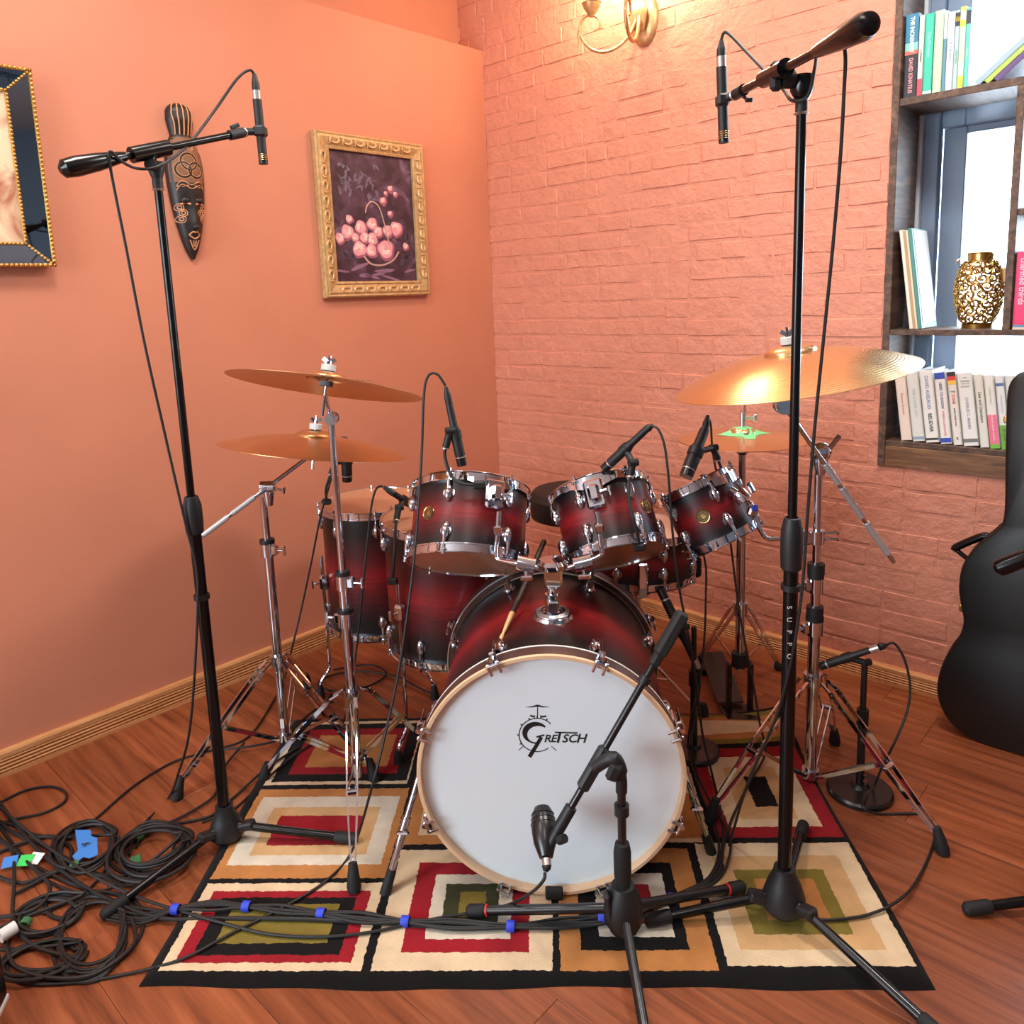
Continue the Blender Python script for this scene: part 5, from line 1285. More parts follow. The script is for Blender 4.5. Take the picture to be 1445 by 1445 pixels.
MB().add(vs, [(4*i+k, 4*i+(k+1) % 4, 4*i+4+(k+1) % 4, 4*i+4+k) for i in range(10) for k in range(4)]+[(0, 1, 2, 3), (40, 41, 42, 43)]).build('suspension_plate', 'chrome', t, True)
MB().tube([F3.inverted() @ P(1030, 690, 2.0), F3.inverted() @ brk], 0.010, 12).build('bracket_neck', 'chrome', t, True)
MB().lathe([(0, 0.016), (0.018, 0.016), (0.021, 0.010), (0.021, -0.014), (0.0, -0.016)], l3, V((-0.25, 0.0, 0.97)), 24).build('bracket_block', 'chrome', t, True)
MB().box(F3.inverted() @ P(1060, 688, 1.98), (0.012, 0.008, 0.03), 0.003).build('wing_bolt', 'chrome', t, True)

# ================================================================== MICROPHONES AND STANDS
def mic_stand_base(root, base, feet, zh_, hub_r=0.042, hz=0.075):
    MB().lathe([(0, 0.015), (hub_r*0.75, 0.016), (hub_r, 0.030), (hub_r*0.98, 0.05), (hub_r*0.75, hz), (hub_r*0.52, hz+0.022), (0.022, hz+0.035), (0.0, hz+0.035)], base, (0, 0, 1), 28).build('hub', 'black_plastic', root)
    for f in feet:
        d = V((f.x-base.x, f.y-base.y, 0)); n = d.normalized()
        a = base+n*hub_r*0.6+ZZ*0.055; e = f+ZZ*0.013
        lg_ = MB().cyl(a, e, 0.0105, seg=14).build('leg', 'gloss_black', root)
        k_ = (e-a).normalized()
        MB().tube([e-k_*0.05, e-k_*0.045, e+k_*0.004, e+k_*0.010], [0.0115, 0.0145, 0.0145, 0.009], 14).build('rubber_foot', 'rubber', lg_)
        MB().bar(a+n*0.01-ZZ*0.006, a+n*0.05+ZZ*0.004, 0.028, 0.02, (0, 0, 1), 0.004).build('leg_bracket', 'black_plastic', lg_)
def clutch(root, p, r=0.020, h=0.075, name='height_clutch'):
    MB().lathe([(r*0.55, -h*0.62), (r*0.92, -h*0.55), (r, -h*0.2), (r*0.98, h*0.25), (r*0.72, h*0.5), (r*0.55, h*0.52)], p, (0, 0, 1), 20).build(name, 'black_plastic', root)
def pencil_mic(name, label, a, b, capsule='b'):
    """slim condenser microphone from the connector end a to the capsule end b"""
    t = thing(name, label, 'microphone', b); d = (b-a)
    MB().cyl(a+d*0.12, b, 0.0108, seg=20).build('body', 'black_plastic', t)
    MB().cyl(a, a+d*0.13, 0.0098, seg=20).build('output_ring', 'silver', t)
    MB().cyl(a+d*0.86, a+d*0.985, 0.0112, seg=20).build('capsule', 'black_metal', t)
    sl = MB()
    for i in range(4):
        q = a+d*(0.87+0.025*i); sl.lathe([(0.0112, -0.0008), (0.0117, 0), (0.0112, 0.0008)], q, d, 20)
    sl.build('capsule_slots', 'brass', t)
    return t

# ---- left overhead boom stand
OL = V((-0.774, 1.826, 0))
ohl = thing('boom_microphone_stand', 'tall black boom microphone stand between the orange wall and the rug', 'microphone stand', OL)
mic_stand_base(ohl, OL, [G(150, 1297, 0), G(500, 1190, RUGZ), OL+V((-0.13, 0.30, 0))], 0)
zc_ = P(272, 725, OL.y).z; zt0 = P(213, 268, OL.y).z
MB().cyl(OL+ZZ*0.06, OL+ZZ*zc_, 0.0142, seg=20).build('lower_tube', 'gloss_black', ohl)
MB().cyl(OL+ZZ*zc_, OL+ZZ*zt0, 0.0092, seg=18).build('upper_tube', 'gloss_black', ohl)
clutch(ohl, OL+ZZ*zc_, 0.022, 0.085)
MB().cyl(OL+ZZ*P(286, 845, OL.y).z, OL+ZZ*(P(286, 845, OL.y).z+0.012), 0.019, seg=16).build('cable_ring', 'black_plastic', ohl)
MB().cyl(OL+ZZ*zt0, OL+ZZ*(zt0+0.028), 0.0115, seg=16).build('neck', 'black_plastic', ohl)
MB().lathe([(0.010, -0.003), (0.0145, 0), (0.010, 0.003)], OL+ZZ*zt0, (0, 0, 1), 20, ).build('neck_washer', 'silver', ohl)
A_, B_ = P(86, 239, 1.66), P(348, 186, 2.0)
def on_line(A, B, Yv): t = (Yv-A.y)/(B.y-A.y); return A.lerp(B, t)
pv = min((A_.lerp(B_, i/200) for i in range(201)), key=lambda p: abs(project(p)[0]-212))
MB().cyl(A_.lerp(B_, 0.25), B_, 0.0082, seg=16).build('boom_tube', 'gloss_black', ohl)
dd = (B_-A_).normalized()
MB().tube([A_-dd*0.002, A_+dd*0.006, A_+dd*0.03, A_+dd*0.08, A_+dd*0.125, A_+dd*0.14], [0.008, 0.0185, 0.021, 0.0185, 0.0125, 0.010], 20).build('counterweight_grip', 'gloss_black', ohl)
top = OL+ZZ*(zt0+0.02)
MB().tube([top, top+ZZ*0.022, top+ZZ*0.040], [0.010, 0.018, 0.017], 14).build('swivel', 'black_plastic', ohl)
MB().cyl(pv-dd*0.045, pv+dd*0.045, 0.0175, seg=16).build('boom_sleeve', 'gloss_black', ohl)
for q in (-1, 1): MB().bar(V((top.x, top.y, 0))+V((q*0.006, -0.022, pv.z+0.008)), V((top.x, top.y, 0))+V((q*0.0, -0.022, top.z+0.02)), 0.020, 0.006, (0, 1, 0), 0.003).build('swivel_plate', 'black_metal', ohl)
MB().cyl(V((top.x, top.y-0.030, top.z+0.030)), V((top.x, top.y-0.018, top.z+0.030)), 0.013, seg=18).build('tightening_knob', 'rubber', ohl)
MB().cyl(B_-dd*0.05, B_-dd*0.012, 0.0120, seg=16).build('boom_clutch', 'black_plastic', ohl)
MB().bar(B_-dd*0.045+ZZ*0.016, B_-dd*0.02+ZZ*0.020, 0.006, 0.010, bev=0.002).build('clutch_lever', 'black_plastic', ohl)
MB().lathe([(0.008, -0.003), (0.0125, 0), (0.008, 0.003)], B_-dd*0.006, dd, 18).build('end_washer', 'silver', ohl)
ma, mb2 = P(361.5, 128, 2.02), P(372, 232, 2.02)
mm_ = ma.lerp(mb2, 0.55)
MB().cyl(B_, mm_+V((-0.008, 0, 0)), 0.0085, seg=14).box(mm_, (0.030, 0.030, 0.026), 0.005).build('microphone_clip', 'black_plastic', ohl)
pencil_mic('overhead_microphone', 'slim black overhead microphone hanging beside the carved mask', ma, mb2)

# ---- right overhead boom stand
OR = V((0.552, 1.508, RUGZ))
ohr = thing('boom_microphone_stand', 'tall black boom microphone stand on the rug square with the olive ring', 'microphone stand', OR)
mic_stand_base(ohr, OR, [G(1335, 1478, 0), G(916, 1306, RUGZ), G(1133, 1172, RUGZ)], 0, 0.046, 0.085)
zc_ = P(1118, 765, OR.y).z; zt0 = P(1133, 160, OR.y).z
O_ = V((OR.x, OR.y, 0))
MB().cyl(O_+ZZ*0.08, O_+ZZ*zc_, 0.0145, seg=20).build('lower_tube', 'gloss_black', ohr)
MB().cyl(O_+ZZ*zc_, O_+ZZ*zt0, 0.0092, seg=18).build('upper_tube', 'gloss_black', ohr)
clutch(ohr, O_+ZZ*zc_, 0.022, 0.10)
MB().cyl(O_+ZZ*P(1115, 832, OR.y).z, O_+ZZ*(P(1115, 832, OR.y).z+0.012), 0.019, seg=16).build('cable_ring', 'black_plastic', ohr)
MB().cyl(O_+ZZ*zt0, O_+ZZ*(zt0+0.028), 0.0112, seg=16).build('neck', 'black_plastic', ohr)
MB().lathe([(0.010, -0.003), (0.0145, 0), (0.010, 0.003)], O_+ZZ*zt0, (0, 0, 1), 20).build('neck_washer', 'silver', ohr)
A_, B_ = P(1229, 32, 1.17), P(1036, 134, 1.72)
dd = (B_-A_).normalized()
pv = min((A_.lerp(B_, i/200) for i in range(201)), key=lambda p: abs(p.y-OR.y))
MB().cyl(A_.lerp(B_, 0.2), B_, 0.0082, seg=16).build('boom_tube', 'gloss_black', ohr)
MB().tube([A_-dd*0.003, A_+dd*0.004, A_+dd*0.02, A_+dd*0.07, A_+dd*0.15, A_+dd*0.17], [0.006, 0.0165, 0.0200, 0.0185, 0.0125, 0.010], 22).build('counterweight_grip', 'gloss_black', ohr)
top = O_+ZZ*(zt0+0.02)
MB().cyl(pv-dd*0.05, pv+dd*0.05, 0.0165, seg=16).build('boom_sleeve', 'gloss_black', ohr)
MB().tube([top, top+ZZ*0.02, V((top.x, top.y, pv.z-0.005))], [0.010, 0.021, 0.019], 14).build('swivel', 'gloss_black', ohr)
kb = V((top.x-0.022, top.y-0.006, pv.z-0.012))
MB().cyl(kb, kb+V((-0.022, -0.006, 0)), 0.017, seg=16).build('swivel_washer', 'rubber', ohr)
MB().box(kb+V((-0.030, -0.008, 0.004)), (0.022, 0.018, 0.052), 0.006).build('tightening_knob', 'rubber', ohr)
MB().cyl(B_-dd*0.055, B_-dd*0.012, 0.0120, seg=16).build('boom_clutch', 'black_plastic', ohr)
MB().cyl(B_-dd*0.03, B_-dd*0.03+V((0.012, -0.012, -0.016)), 0.004, seg=8).box(B_-dd*0.03+V((0.016, -0.013, -0.018)), (0.016, 0.006, 0.010), 0.002).build('clutch_wing', 'black_plastic', ohr)
MB().lathe([(0.008, -0.003), (0.0125, 0), (0.008, 0.003)], B_-dd*0.006, dd, 18).build('end_washer', 'silver', ohr)
ma, mb2 = P(1017.5, 80, 1.74), P(1021.5, 202, 1.74); mm_ = ma.lerp(mb2, 0.5)
MB().cyl(B_, mm_, 0.0085, seg=14).box(mm_, (0.026, 0.030, 0.026), 0.005).build('microphone_clip', 'black_plastic', ohr)
pencil_mic('overhead_microphone', 'slim black overhead microphone hanging before the painted brick wall', ma, mb2)
for i, ch in enumerate('SUPPO'):
    p = P(1113.5, 857+17.2*i, OR.y-0.0149); text(ch, 0.0145, frame(p+V((0, -0.0012, 0)), V((0, 0, -1)), V((1, 0, 0)), V((0, -1, 0))), 'white_plastic', ohr)

# ---- low stand with the bass drum microphone
KB = G(880, 1322, RUGZ)
kst = thing('low_boom_microphone_stand', 'short black boom microphone stand in front of the bass drum', 'microphone stand', KB)
hubc = KB
MB().lathe([(0, 0.02), (0.030, 0.022), (0.041, 0.045), (0.042, 0.07), (0.036, 0.10), (0.024, 0.125), (0.0, 0.128)], hubc, (0, 0, 1), 30).build('hub', 'black_plastic', kst)
MB().bar(hubc+V((-0.036, -0.012, 0.12)), hubc+V((-0.028, -0.016, 0.06)), 0.016, 0.028, (0, 1, 0), 0.006).build('leg_lock', 'black_plastic', kst)
for f, e_ in ((G(664, 1292, RUGZ), None), (G(1046, 1258, RUGZ), None), (G(916, 1500, 0), None)):
    n = V((f.x-KB.x, f.y-KB.y, 0)).normalized(); a = KB+n*0.03+ZZ*0.065; e = f+ZZ*0.012; k_ = (e-a).normalized()
    lg_ = MB().cyl(a, e, 0.0105, seg=14).build('leg', 'black_metal', kst)
    MB().tube([e-k_*0.035, e-k_*0.03, e+k_*0.002, e+k_*0.008], [0.0112, 0.0140, 0.0140, 0.009], 14).build('rubber_foot', 'rubber', lg_)
    MB().cyl(e-k_*0.041, e-k_*0.037, 0.0125, seg=14).build('red_band', 'red_band', lg_)
pt = P(863, 1096, KB.y)
MB().cyl(KB+ZZ*0.10, V((KB.x, KB.y, pt.z-0.02)), 0.0092, seg=16).build('tube', 'black_metal', kst)
z1_, z2_ = P(872, 1250, KB.y).z, P(872, 1190, KB.y).z
MB().lathe([(0.014, z1_-0.02), (0.0155, z1_), (0.0185, z1_+0.03), (0.0185, z2_-0.02), (0.015, z2_), (0.010, z2_+0.004)], V((KB.x, KB.y, 0)), (0, 0, 1), 20).build('grip_clutch', 'rubber', kst)
MB().cyl(V((KB.x, KB.y, P(866, 1142, KB.y).z-0.012)), V((KB.x, KB.y, P(866, 1142, KB.y).z+0.010)), 0.0155, seg=16).build('cable_clip', 'black_plastic', kst)
MB().cyl(V((KB.x, KB.y, z1_-0.05)), V((KB.x, KB.y, z1_-0.02)), 0.018, seg=16).build('cable_clip', 'black_plastic', kst)
A_, B_ = P(963, 866, 1.56), P(787, 1172, 1.455); dd = (B_-A_).normalized()
MB().cyl(A_, B_, 0.0078, seg=16).build('boom_tube', 'black_metal', kst)
g_ = MB().bar(A_-dd*0.004, A_+dd*0.10, 0.026, 0.030, (0, 1, 0), 0.006)
g_.bar(A_+dd*0.09, A_+dd*0.125, 0.020, 0.022, (0, 1, 0), 0.005)
g_.build('counterweight_grip', 'rubber', kst)
cp_ = min((A_.lerp(B_, i/200) for i in range(201)), key=lambda p: abs(project(p)[1]-1083))
MB().bar(cp_-dd*0.048, cp_+dd*0.05, 0.024, 0.026, (0, 1, 0), 0.005).build('boom_sleeve', 'black_plastic', kst)
MB().tube(spline([V((KB.x, KB.y, pt.z-0.035)), V((KB.x, KB.y, pt.z-0.005)), P(872, 1080, KB.y), P(862, 1070, KB.y), cp_], 4), [0.012]*6+[0.016]*6+[0.014]*5, 14).build('elbow', 'black_plastic', kst)
MB().box(P(867, 1090, KB.y-0.014), (0.030, 0.016, 0.040), 0.007, M.Rotation(0.4, 3, 'Y')).build('tightening_knob', 'rubber', kst)
cr_ = min((A_.lerp(B_, i/200) for i in range(201)), key=lambda p: abs(project(p)[1]-960))
MB().cyl(cr_-dd*0.008, cr_+dd*0.008, 0.0125, seg=14).build('cable_clip', 'black_plastic', kst)
MB().cyl(B_-dd*0.055, B_, 0.0128, seg=16).build('boom_clutch', 'black_plastic', kst)
# the microphone points at the drum head
k0, k1 = P(766, 1152, 1.50), P(771, 1212, 1.43)
km = thing('bass_drum_microphone', 'egg shaped black microphone aimed at the bass drum head', 'microphone', k1)
kd = (k0-k1); kl = kd.length
MB().lathe([(0.0, kl*0.02), (0.014, kl*0.03), (0.0175, kl*0.15), (0.0235, kl*0.36), (0.0262, kl*0.62), (0.0265, kl*0.80), (0.0225, kl*1.08), (0.016, kl*1.22), (0, kl*1.26)], k1, kd, 32).build('body', 'black_metal', km)
gr = MB()
for q in (0.80, 0.92, 1.04): gr.lathe([(0.0250-.002*(q-.8)*8, kl*q-0.0016), (0.0275-.002*(q-.8)*6, kl*q), (0.0250-.002*(q-.8)*8, kl*q+0.0016)], k1, kd, 32)
gr.build('grille_rings', 'black_metal', km)
MB().cyl(k1+kd*0.16, B_+dd*0.002, 0.010, 0.0115, 14).build('mount', 'black_plastic', km)
MB().cyl(P(789, 1186, 1.43), P(797, 1183, 1.42), 0.009, seg=14).build('mount_knob', 'rubber', km)
xl = (k1-k0).normalized(); MB().cyl(k1, k1+xl*0.014, 0.0095, seg=16).build('connector_ring', 'silver', km)

# ---- tom microphones
def tom_mic(label, a, b, r=0.0115, neck=None, grip=None, name='drum_microphone'):
    """a = connector end, b = capsule end"""
    t = thing(name, label, 'microphone', b); d = b-a
    MB().tube([a, a.lerp(b, 0.04), a.lerp(b, 0.35), a.lerp(b, 0.42), a.lerp(b, 0.85), a.lerp(b, 0.86), b], [r*0.72, r*0.8, r*0.85, r*1.12, r*1.12, r*1.0, r*0.98], 20).build('body', 'black_plastic', t)
    MB().cyl(a.lerp(b, 0.855), a.lerp(b, 0.875), r*1.15, seg=20).build('capsule_ring', 'silver', t)
    MB().cyl(a.lerp(b, 0.88), b+d*0.01, r*1.08, seg=20).build('grille', 'black_metal', t)
    if grip is not None:
        MB().cyl(a.lerp(b, 0.5)-d.normalized()*0.010, a.lerp(b, 0.5)+d.normalized()*0.010, r*1.3, seg=16).cyl(a.lerp(b, 0.5), grip, 0.0085, seg=12).build('clip', 'black_plastic', t)
        MB().cyl(grip+V((-0.010, -0.004, 0)), grip+V((0.012, 0.004, 0)), 0.0095, seg=14).build('clip_knob', 'rubber', t)
    if neck:
        MB().cyl(grip, neck[0], 0.0095, 0.009, 14).build('socket', 'black_plastic', t)
        MB().cyl(neck[0], neck[0]+(neck[1]-neck[0]).normalized()*0.004, 0.0100, seg=14).build('socket_ring', 'silver', t)
        MB().tube(spline(neck, 6), 0.0042, 10).build('gooseneck', 'cable', t)
        MB().box(neck[-1], (0.030, 0.016, 0.020), 0.004).build('rim_clamp', 'black_plastic', t)
    return t
yt = 1.90
tom_mic('black clip-on microphone standing upright over the larger rack tom', P(634, 571, yt), P(652, 656, yt), grip=P(635, 608, yt-0.01), neck=[P(629, 631, yt-0.01), P(628, 645, yt-0.01), P(637, 672, yt-0.02), P(655, 683, yt-0.03), P(676, 684, yt-0.03)])
tom_mic('black clip-on microphone slanting over the smaller rack tom', P(912, 606, 1.90), P(853, 661, 1.96), grip=P(893, 653, 1.90), neck=[P(889, 672, 1.90), P(887, 700, 1.88), P(893, 730, 1.86), P(899, 752, 1.86), P(902, 772, 1.87)])
tom_mic('thick black microphone leaning over the smallest tom', P(995, 605, 2.06), P(968, 672, 2.0), r=0.0165, grip=P(1006, 632, 2.07), neck=[P(1013, 648, 2.07), P(1018, 662, 2.07), P(1020, 672, 2.06)])
tom_mic('short black microphone peeking out under the ride cymbal', P(488, 622, 2.50), P(490, 678, 2.52), r=0.0155, grip=P(474, 652, 2.51), neck=[P(467, 668, 2.51), P(460, 690, 2.515), P(461, 708, 2.52)])
tom_mic('black microphone on a gooseneck over the rear floor tom', P(556, 697, 2.23), P(585, 715, 2.30), r=0.011, grip=P(563, 716, 2.22), neck=[P(559, 735, 2.20), P(557, 770, 2.13), P(554, 820, 2.13)])

# ---- round-base stands
def round_stand(label, base, R_, h, r=0.0105, tall=True, ledge=None):
    t = thing('round_base_stand', label, 'microphone stand', base)
    MB().lathe([(0, 0), (R_, 0), (R_, 0.010), (R_*0.94, 0.016), (R_*0.3, 0.020), (0.018, 0.030), (0, 0.030)], base, (0, 0, 1), 48).build('base', 'black_metal', t)
    MB().cyl(base+ZZ*0.02, base+ZZ*h*0.62, r, seg=16).build('lower_tube', 'black_metal', t)
    MB().cyl(base+ZZ*h*0.62, base+ZZ*h, r*0.75, seg=16).build('upper_tube', 'black_metal', t)
    MB().cyl(base+ZZ*(h*0.62-0.03), base+ZZ*(h*0.62+0.015), r*1.45, seg=16).build('height_clutch', 'black_plastic', t)
    return t
rb1 = G(1213, 1118, 0); hz1 = P(1221, 940, rb1.y).z
rs1 = round_stand('round-base black microphone stand beside the brick wall skirting', rb1, 0.085, hz1+0.004)
p0, p1 = P(1247, 911, rb1.y-0.03), P(1158, 940, rb1.y+0.05)
m1 = tom_mic('long black microphone with silver ring lying on the round-base stand by the brick wall', p1.lerp(p0, 0.86), p1, r=0.0105, grip=P(1222, 935, rb1.y), name='condenser_microphone')
MB().cyl(p1.lerp(p0, 0.80), p1.lerp(p0, 0.93), 0.0098, seg=18).build('output_ring', 'silver', m1)
for i, ch in enumerate('AUDIX'):
    p = P(1221, 1118-8*i, rb1.y-0.012); text(ch, 0.013, frame(p, V((0, 0, 1)), V((-1, 0, 0)), V((0, -1, 0))), mat('red_print', hx(206, 96, 70), 0.5), rs1)
rb2 = G(979, 1062, RUGZ); hz2 = P(966, 885, rb2.y).z
rs2 = round_stand('round-base black microphone stand between the bass drum and the hi-hat', rb2, 0.075, hz2-RUGZ)
sm = tom_mic('long black microphone aimed up at the snare drum', P(985, 942, rb2.y), P(932, 832, rb2.y+0.10), r=0.0125, grip=P(966, 885, rb2.y), name='snare_microphone')
MB().cyl(P(985, 942, rb2.y), P(980, 930, rb2.y), 0.0098, seg=14).build('output_ring', 'silver', sm)

# ---- stand whose leg and boom end reach in at the right edge
ex = V((1.30, 1.50, 0))
es = thing('boom_microphone_stand', 'black boom microphone stand reaching in beside the guitar case', 'microphone stand', ex)
mic_stand_base(es, ex, [G(1366, 1290, 0), ex+V((0.17, -0.28, 0)), ex+V((0.17, 0.28, 0))], 0)
MB().cyl(ex+ZZ*0.06, ex+ZZ*0.62, 0.0142, seg=18).build('lower_tube', 'gloss_black', es)
MB().cyl(ex+ZZ*0.62, ex+ZZ*0.92, 0.0092, seg=18).build('upper_tube', 'gloss_black', es)
clutch(es, ex+ZZ*0.62, 0.022, 0.085)
g0 = P(1406, 803, 1.62); g1 = V((ex.x, ex.y, 0.92))
dd = (g1-g0).normalized()
MB().cyl(g0+dd*0.05, g1+dd*0.4, 0.0082, seg=14).build('boom_tube', 'gloss_black', es)
MB().tube([g0-dd*0.004, g0+dd*0.003, g0+dd*0.02, g0+dd*0.09, g0+dd*0.14, g0+dd*0.16], [0.008, 0.0175, 0.019, 0.0175, 0.0125, 0.010], 20).build('counterweight_grip', 'gloss_black', es)
MB().box(g1, (0.04, 0.04, 0.05), 0.008).build('swivel', 'black_plastic', es)

# ================================================================== GUITAR CASE
co, ct = 0.215, 0.12
cpx = [(1419, 640), (1418.5, 580), (1421, 560), (1430, 546), (1444, 540)]
leftpx = [(1444, 540), (1431, 545), (1421.5, 560), (1418.5, 590), (1417, 660), (1415, 742), (1402, 762), (1375, 785), (1357, 810), (1351.5, 840), (1354, 865), (1358, 890), (1351, 912), (1335, 935), (1324, 962), (1321, 990), (1330, 1018), (1350, 1042), (1385, 1062), (1425, 1074)]
Lp = [onR(x, y, co) for x, y in leftpx]
zmin = min(z for u, z in Lp)
uc = Lp[4][0]+0.075
poly = []
for u, z in Lp: poly.append((min(u, uc)-uc, max(z-min(0, zmin), 0.0)))
poly = [p for p in poly if p[0] < -0.004]
full = [(x, z) for x, z in poly]+[(-0.06, 0.0)] if poly[-1][1] > 0.004 else list(poly)
sm_ = [(p.x, p.y) for p in spline([(x, z, 0) for x, z in full], 4)]
outline = sm_+[(-x, z) for x, z in reversed(sm_)]
CF = frame(wr(uc, 0.0, co-ct), DR, ZZ, NR)
case = thing('guitar_case', 'black hard shell guitar case standing upright against the brick wall', 'guitar case', mx=CF)
n_ = len(outline)
def inset(pts, d):
    out = []; n = len(pts)
    for i in range(n):
        a, b_, c = V((*pts[i-1], 0)), V((*pts[i], 0)), V((*pts[(i+1) % n], 0))
        t = (c-a).normalized(); nn = V((t.y, -t.x, 0)); out.append(b_+nn*d)
    return out
sg = 1 if (V((*outline[2], 0))-inset(outline, 0.01)[2]).x < 0 else -1
rings = [(0.004, 0.0), (0.0, 0.006), (0.0, ct-0.008), (0.003, ct-0.003), (0.008, ct)]
vs, fs = [], []
for d, z in rings:
    for p in inset(outline, sg*d): vs.append((p.x, max(p.y, 0.001), z))
for k in range(len(rings)-1):
    for i in range(n_): fs.append((k*n_+i, k*n_+(i+1) % n_, (k+1)*n_+(i+1) % n_, (k+1)*n_+i))
fs += [tuple(range(n_)), tuple((len(rings)-1)*n_+i for i in range(n_))]
MB().add(vs, fs).build('body', 'case_black', case, True, 40)
MB().tube([(p.x, max(p.y, 0.003), ct*0.62) for p in inset(outline, -sg*0.0005)], 0.002, 6, closed=True).build('edge_binding', 'gloss_black', case, True)
def cl(px, py, o=0.0): u, z = onR(px, py, co-ct/2+o); return V((u-uc, z-min(0, zmin), ct/2+o))
hp3 = [cl(1368, 803), cl(1352, 790), cl(1349, 784), cl(1386, 769), cl(1396, 772), cl(1408, 783)]
hd = MB().tube(spline(hp3, 6), [0.007]*10+[0.0115]*10+[0.011]*5+[0.008]*6, 14).build('handle', 'gloss_black', case, True)
for px, py in ((1420, 604), (1357, 868), (1372, 803)): 
    c_ = cl(px, py); MB().box(c_, (0.012, 0.022, 0.03), 0.003).build('latch', 'brass', case, True)

# ================================================================== CABLES
def cable(label, pts, r=0.0032, name='microphone_cable', plug=None, n=7, cat='cable', group=None, parent=None):
    """pts in order; plug = direction of the connector at the first point"""
    P3 = spline(pts, n)
    if parent is None:
        t = thing(name, label, cat, pts[-1], group=group)
    else: t = parent
    MB().tube(P3, r, 8).build('cord', 'cable', t)
    if plug:
        for i, a in enumerate(plug):
            MB().tube([a[0], a[0].lerp(a[1], 0.45), a[0].lerp(a[1], 0.55), a[1]], [0.0092, 0.0092, 0.0082, 0.0045], 14).build('connector', 'black_plastic', t)
    return t
z0 = 0.0045
def gp(x, y, z=None): return G(x, y, z0 if z is None else z)
RZ = RUGZ+0.006
# left overhead
c_a = P(361.5, 128, 2.02)
cable('cable from the overhead microphone beside the mask down its stand', [P(359, 106, 2.02), P(352, 99, 2.01), P(334, 112, 1.99), P(300, 160, 1.95), P(262, 208, 1.87), P(225, 234, 1.80), P(195, 238, 1.78), P(172, 228, 1.74), P(157, 214, 1.72), P(154, 222, 1.72), P(160, 260, 1.73), P(178, 350, 1.75), P(203, 480, 1.77), P(232, 610, 1.79), P(262, 740, 1.80), P(277, 800, 1.80), P(279, 850, 1.80), P(274, 960, 1.80), P(266, 1040, 1.82), P(252, 1090, 1.87), gp(238, 1125), gp(205, 1160), gp(170, 1195), gp(130, 1250), gp(60, 1290)], plug=[(c_a, P(359, 104, 2.02))])
# right overhead
c_b = P(1017.5, 80, 1.74)
cable('cable from the overhead microphone before the brick wall down its stand', [P(1018, 56, 1.74), P(1022, 46, 1.74), P(1031, 50, 1.73), P(1055, 75, 1.70), P(1082, 103, 1.64), P(1105, 126, 1.56), P(1118, 142, 1.50), P(1140, 135, 1.47), P(1150, 95, 1.44), P(1155, 68, 1.36), P(1172, 60, 1.33), P(1188, 62, 1.33), P(1193, 80, 1.34), P(1191, 130, 1.36), P(1186, 220, 1.38), P(1176, 340, 1.41), P(1163, 470, 1.43), P(1150, 600, 1.45), P(1140, 720, 1.46), P(1132, 830, 1.465), P(1117, 930, 1.475), P(1096, 1010, 1.50), P(1070, 1070, 1.55), P(1050, 1120, 1.60), gp(1030, 1190, RZ), gp(1015, 1235, RZ), gp(985, 1262, RZ)], plug=[(c_b, P(1018, 57, 1.74))])
# larger rack tom microphone
c_c = P(634, 571, yt)
cable('cable arching from the upright rack tom microphone down over the rug', [P(629, 545, yt), P(617, 528, yt), P(604, 531, yt), P(598, 560, yt-0.01), P(595, 640, yt-0.03), P(588, 750, yt-0.06), P(577, 850, yt-0.10), P(562, 950, yt-0.13), P(545, 1030, yt-0.16), P(525, 1110, yt-0.20), gp(497, 1200, 0.03), gp(460, 1243, RZ), gp(400, 1280, RZ), gp(330, 1315, RZ), gp(260, 1352, RZ), gp(190, 1372), gp(110, 1386), gp(40, 1388), gp(12, 1372), gp(10, 1340), gp(18, 1310)], plug=[(c_c, P(629, 546, yt))])
# smaller rack tom microphone
c_d = P(912, 606, 1.90)
cable('cable from the slanting rack tom microphone down beside the bass drum', [P(920, 601, 1.89), P(929, 606, 1.88), P(938, 630, 1.87), P(944, 680, 1.86), P(948, 740, 1.86), P(957, 820, 1.87), P(966, 870, 1.89), P(976, 920, 1.90), P(985, 985, 1.90), P(992, 1040, 1.90), P(1003, 1085, 1.88), gp(1016, 1140, RZ), gp(1020, 1180, RZ), gp(1012, 1225, RZ), gp(980, 1258, RZ)], plug=[(c_d, P(921, 600, 1.89))])
# smallest tom microphone
c_e = P(995, 605, 2.06)
cable('cable from the thick microphone down beside the hi-hat stand', [P(998, 588, 2.07), P(1003, 600, 2.09), P(1006, 640, 2.16), P(1018, 700, 2.22), P(1030, 760, 2.24), P(1040, 840, 2.24), P(1050, 900, 2.20), P(1062, 960, 2.15), P(1072, 1020, 2.10), gp(1080, 1062, RZ+0.02), gp(1060, 1100, RZ), gp(1035, 1150, RZ), gp(1022, 1190, RZ), gp(1016, 1226, RZ), gp(990, 1252, RZ), gp(950, 1268, RZ)], plug=[(c_e, P(999, 586, 2.07))])
